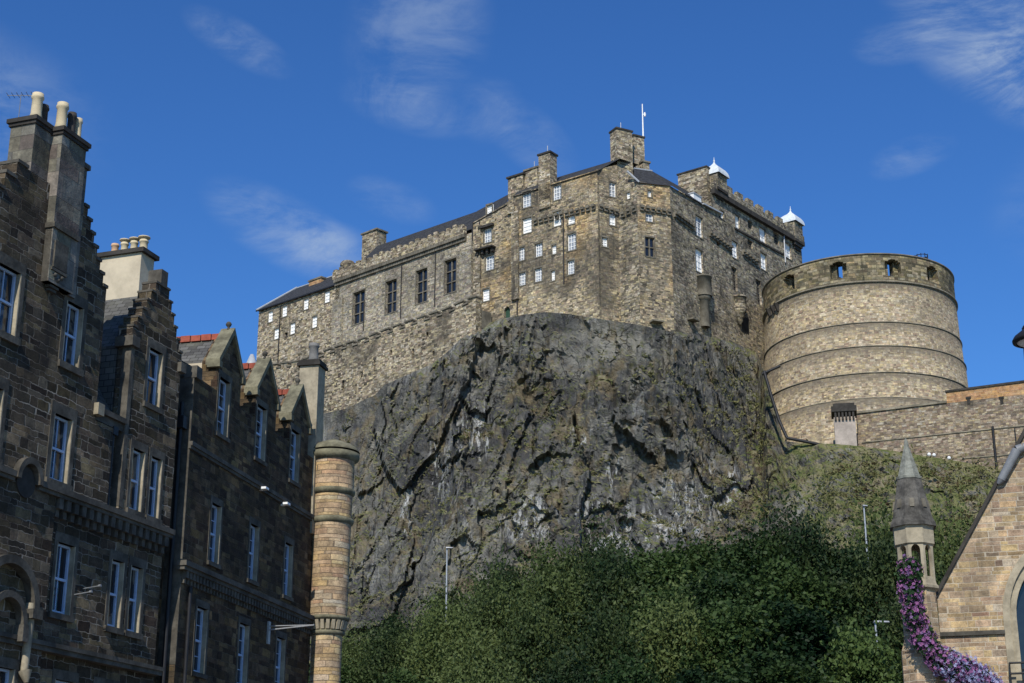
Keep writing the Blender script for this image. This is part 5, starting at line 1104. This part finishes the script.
m = MB(); m.lathe((Pc.x, Pc.y, zm_), [(.62, -.05), (.70, 0), (.70, .5), (.74, z1_ - zm_)], 8, a0=.2, smooth=False, capt=False); m.lathe((Pc.x, Pc.y, zm_), [(.55, .0), (.62, -.05)], 8, a0=.2, smooth=False, capt=False); m.build('lantern_band', 'dressed_stone', pin)
m = MB(); zt1, zt2, zt3 = PZ(479), PZ(446), PZ(441); rt = 12.3 / kx
m.lathe((Pc.x, Pc.y, 0), [(.66, z1_ - .02), (.82, z1_ - .02), (.80, z1_ + .1), (.70, z1_ + .3), (rt + .02, zt1), (.01, zt1 + .02)], 8, a0=.2, smooth=False, capt=False); m.build('spire', 'spire_stone', pin)
m = MB(); m.lathe((Pc.x, Pc.y, 0), [(rt + .05, zt1 - .04), (rt + .06, zt1 + .04), (rt, zt1 + .06), (.08, zt2), (.06, zt3), (.01, zt3 + .1)], 8, a0=.2, smooth=False); m.build('spire_tip', 'grey_green_lead', pin)
m = MB()
for k in range(8):
    an = .2 + math.pi / 8 + k * math.pi / 4
    for (zz_, rr_) in ((z1_ + .62, .60),): q = Vector((Pc.x + rr_ * math.cos(an), Pc.y + rr_ * math.sin(an), zz_)); d2 = Vector((math.cos(an), math.sin(an), 0)); s2 = Vector((-d2.y, d2.x, 0)) * .07; m.hexa([q - s2 - d2 * .1, q + s2 - d2 * .1, q + s2 + d2 * .03, q - s2 + d2 * .03] + [x + Vector((0, 0, .3)) for x in (q - s2 - d2 * .1, q + s2 - d2 * .1, q + s2 - d2 * .02, q - s2 - d2 * .02)])
m.build('lucarne', 'castle_dressed', pin)
# iron balcony rail at the church
rl = thing('iron_railing', FC_.P(FC_.U(1010, 670), .6, 3.0), 'black iron railing fixed to the church wall below the arch window at the right edge', 'railing')
m = MB(); u_, z_ = FC_.uz(1009.5, 663, .6); uu2 = u_ + 2.6
for z2 in (z_, z_ - .35): m.bar(FC_.P(u_, .6, z2), FC_.P(uu2, .6, z2), .035, 8); m.bar(FC_.P(u_, .6, z2), FC_.P(u_, 0, z2), .03, 6)
for k in range(8): a_ = u_ + 2.6 * k / 7; m.bar(FC_.P(a_, .6, z_ - .9), FC_.P(a_, .6, z_), .02, 6)
m.build('rails', 'black_iron', rl)
# flower garland
path = [at(x, y, 52.0) for x, y in [(909, 566), (909, 585), (912, 605), (918, 625), (925, 643), (938, 658), (953, 667), (968, 674), (983, 684), (996, 698), (1004, 716), (1008, 740)]]
gar = thing('flower_garland', path[0], 'thick garland of purple and blue artificial flowers hanging down the pinnacle and across the church', 'garland')
def scatter(name, mat, n, f0, f1, rad, size, inner=0):
    v = []; f = []
    for _ in range(n):
        t_ = rng.uniform(f0, f1) * (len(path) - 1.001); i = int(t_); c = path[i].lerp(path[i + 1], t_ - i); rr_ = rad * (.75 + .3 * math.sin(t_ * 5.1 + len(name)) * .5 + .1 * (t_ > 5) * 2)
        d_ = rng.normal(0, 1, 3); d_ /= np.linalg.norm(d_); c = Vector(c) + Vector(d_) * rr_ * (rng.uniform(.75, 1.12) if not inner else rng.uniform(0, .9))
        hd = (rng.normal(0, 1, 3) * .6 + d_); hd /= np.linalg.norm(hd); a = Vector(hd).orthogonal().normalized(); b = Vector(hd).cross(a)
        for k in range(5):
            an = 2 * math.pi * k / 5 + rng.uniform(0, .4); p = a * math.cos(an) + b * math.sin(an); q_ = b * math.cos(an) - a * math.sin(an); o = len(v); h_ = Vector(hd) * size * .35
            v += [tuple(c), tuple(c + p * size * .6 + q_ * size * .35 + h_), tuple(c + p * size + h_ * .4), tuple(c + p * size * .6 - q_ * size * .35 + h_)]; f.append((o, o + 1, o + 2, o + 3))
    m = MB(); m.add(v, f); o = m.build(name, mat, gar); o['kind'] = 'stuff'; return o
scatter('purple_blossom', 'petal_purple', 1700, 0, .78, .45, .07); scatter('lilac_blossom', 'petal_lilac', 800, 0, 1, .47, .065); scatter('blue_blossom', 'petal_blue', 1500, .5, 1, .54, .065)
scatter('foliage', 'garland_leaf', 1700, 0, 1, .48, .12, 1)
scatter('outer_leaves', 'garland_leaf', 500, 0, 1, .42, .1)
scatter('crown_leaves', 'garland_leaf', 220, 0, .09, .46, .11)

# street lamp at the right edge
q = at(1037, 338, 20); sl_ = thing('street_lamp', (q.x, q.y, 0), 'dark disc shaped street lamp head reaching in at the right edge against the sky', 'street lamp')
m = MB(); m.bar((q.x + .02, q.y + .5, 0), (q.x + .02, q.y + .5, q.z - .3), .09, 12, .055); m.bar((q.x + .02, q.y + .5, q.z - .3), (q.x + .02, q.y + .45, q.z + .3), .055, 10); m.bar((q.x + .02, q.y + .45, q.z + .3), (q.x, q.y, q.z + .26), .045, 10); m.build('pole', 'black_iron', sl_)
m = MB(); m.lathe((q.x, q.y, q.z - .05), [(.27, -.015), (.315, .0), (.32, .03), (.29, .08), (.2, .15), (.09, .2), (.07, .32), (.01, .33)], 32); m.build('lamp_head', 'black_iron', sl_)
m = MB(); m.lathe((q.x, q.y, q.z - .12), [(.01, 0), (.12, .01), (.2, .04), (.26, .07)], 28, capt=False); m.build('diffuser', 'white_paint', sl_)

# ------------------------------------------------------------------ trees
def make_crown(seed, H_, Wd, nleaf, lsize, aspect, upright, top_pow=1.0):
    r = np.random.default_rng(seed); v = []; f = []
    # branch tips spread through the crown
    nb = 50; tips = []
    for k in range(nb):
        zf = r.uniform(.12, 1) ** .8; rad = Wd / 2 * math.sin(min(1, (1.02 - zf) * 1.25 + .08) * math.pi / 2) ** top_pow * (.55 + .45 * min(1, zf * 3)); an = r.uniform(0, 2 * math.pi); rr_ = rad * r.uniform(.25, 1) ** .5
        tips.append((rr_ * math.cos(an), rr_ * math.sin(an), H_ * (.1 + .85 * zf), r.uniform(.5, 1.5)))
    for k in range(nleaf):
        t_ = tips[r.integers(nb)]; s_ = Wd * .08 * t_[3]; d = r.normal(0, 1, 3); c = np.array([t_[0] + d[0] * s_, t_[1] + d[1] * s_, t_[2] + d[2] * s_ * (1.5 if upright else .75) + (abs(d[2]) * .3 if upright else 0)])
        a = r.normal(0, 1, 3); 
        if upright: a = a * .95 + np.array([0, 0, .8]) + np.array([t_[0], t_[1], 0]) * .15
        else: a[2] *= .35
        a /= np.linalg.norm(a); b = np.cross(a, r.normal(0, 1, 3)); b /= np.linalg.norm(b); l = lsize * r.uniform(.6, 1.3)
        o = len(v); v += [tuple(c - a * l * .5), tuple(c + b * l * aspect * .5), tuple(c + a * l * .5), tuple(c - b * l * aspect * .5)]; f.append((o, o + 1, o + 2, o + 3))
    me = bpy.data.meshes.new('crown'); me.from_pydata(v, [], f); return me, tips
protos = []
for (seed, mat, H_, Wd, nl, ls, asp, upr, tp_) in [(1, 'leaf_willow', 14, 9, 20000, .34, .5, True, .8), (2, 'leaf_willow', 14, 8, 18000, .33, .5, True, .9), (3, 'leaf_willow', 14, 10, 21000, .35, .5, True, .7), (4, 'leaf_dark', 14, 11, 19000, .38, .65, False, .8), (5, 'leaf_dark', 14, 10, 17000, .37, .62, False, .9), (6, 'leaf_bright', 14, 8, 15000, .35, .55, True, .8)]:
    cm, tips = make_crown(seed, H_, Wd, nl, ls, asp, upr, tp_); cm.materials.append(MATS[mat])
    m = MB(); m.bar((0, 0, -2), (.1, 0, H_ * .35), .28, 10, .2); m.bar((.1, 0, H_ * .35), (.0, .1, H_ * .8), .2, 8, .05)
    for t_ in tips[::3]: z0 = max(1.0, t_[2] * .55); m.bar((.05, .03, z0), t_[:3], .075, 5, .02, False)
    tm = m.build('trunk', 'bark'); tme = tm.data; bpy.data.objects.remove(tm); protos.append((cm, tme, H_))
hz = [(370, 628), (400, 608), (440, 590), (470, 578), (500, 566), (540, 553), (600, 550), (660, 545), (700, 530), (760, 516), (800, 514), (850, 526), (872, 508), (900, 518), (1000, 540)]
hx = [a for a, b in hz]; hy = [b for a, b in hz]
rng = np.random.default_rng(21)
rows = [('back', 150, range(352, 960, 50), 0), ('middle', 134, range(330, 960, 56), 26), ('front', 118, range(352, 950, 62), 66), ('nearest', 104, range(330, 940, 75), 108)]
ordn = ['first', 'second', 'third', 'fourth', 'fifth', 'sixth', 'seventh', 'eighth', 'ninth', 'tenth', 'eleventh', 'twelfth', 'thirteenth', 'fourteenth']
desc = {0: 'feathery mid green', 1: 'slim feathery green', 2: 'broad feathery green', 3: 'dense dark green', 4: 'rounded dark green', 5: 'bright yellow-green'}
for rn, Y, xs, dy in rows:
    for i, px in enumerate(xs):
        pj = px + rng.uniform(-9, 9); Yj = Y + rng.uniform(-4, 4); ty = float(np.interp(pj, hx, hy)) + dy + rng.uniform(-2, 22) + (14 if px > 690 else 0)
        if rn == 'nearest' and rng.uniform() < .1: pass
        top_ = at(pj, ty, Yj); gz = emb(top_.x, Yj) if Yj > 80 else 0; h_ = max(5, top_.z - gz)
        if 690 < px < 860: kind_ = 3 + int(rng.integers(2)) if rng.uniform() < .85 else 2
        else: kind_ = int(rng.integers(3)) if rng.uniform() < .88 else 4
        if rn == 'nearest' and i in (1, 4, 7): kind_ = 5
        if px < 365: kind_ = 3 if rn != 'back' else 2
        cm, tme, H_ = protos[kind_]; sc = h_ / H_; wsc = max(.72, min(1.15, sc * rng.uniform(.85, 1.1)))
        ob = thing('tree', (top_.x, Yj, gz), f'{desc[kind_]} tree, {ordn[i]} from the left in the {rn} row below the crag', 'tree', 'trees in a thicket below the crag')
        ob.rotation_euler = (0, 0, rng.uniform(0, 6.28)); ob.scale = (wsc, wsc, sc * 1.0)
        c_ = bpy.data.objects.new('crown', cm); col.objects.link(c_); c_.parent = ob
        t_ = bpy.data.objects.new('trunk', tme); col.objects.link(t_); t_.parent = ob
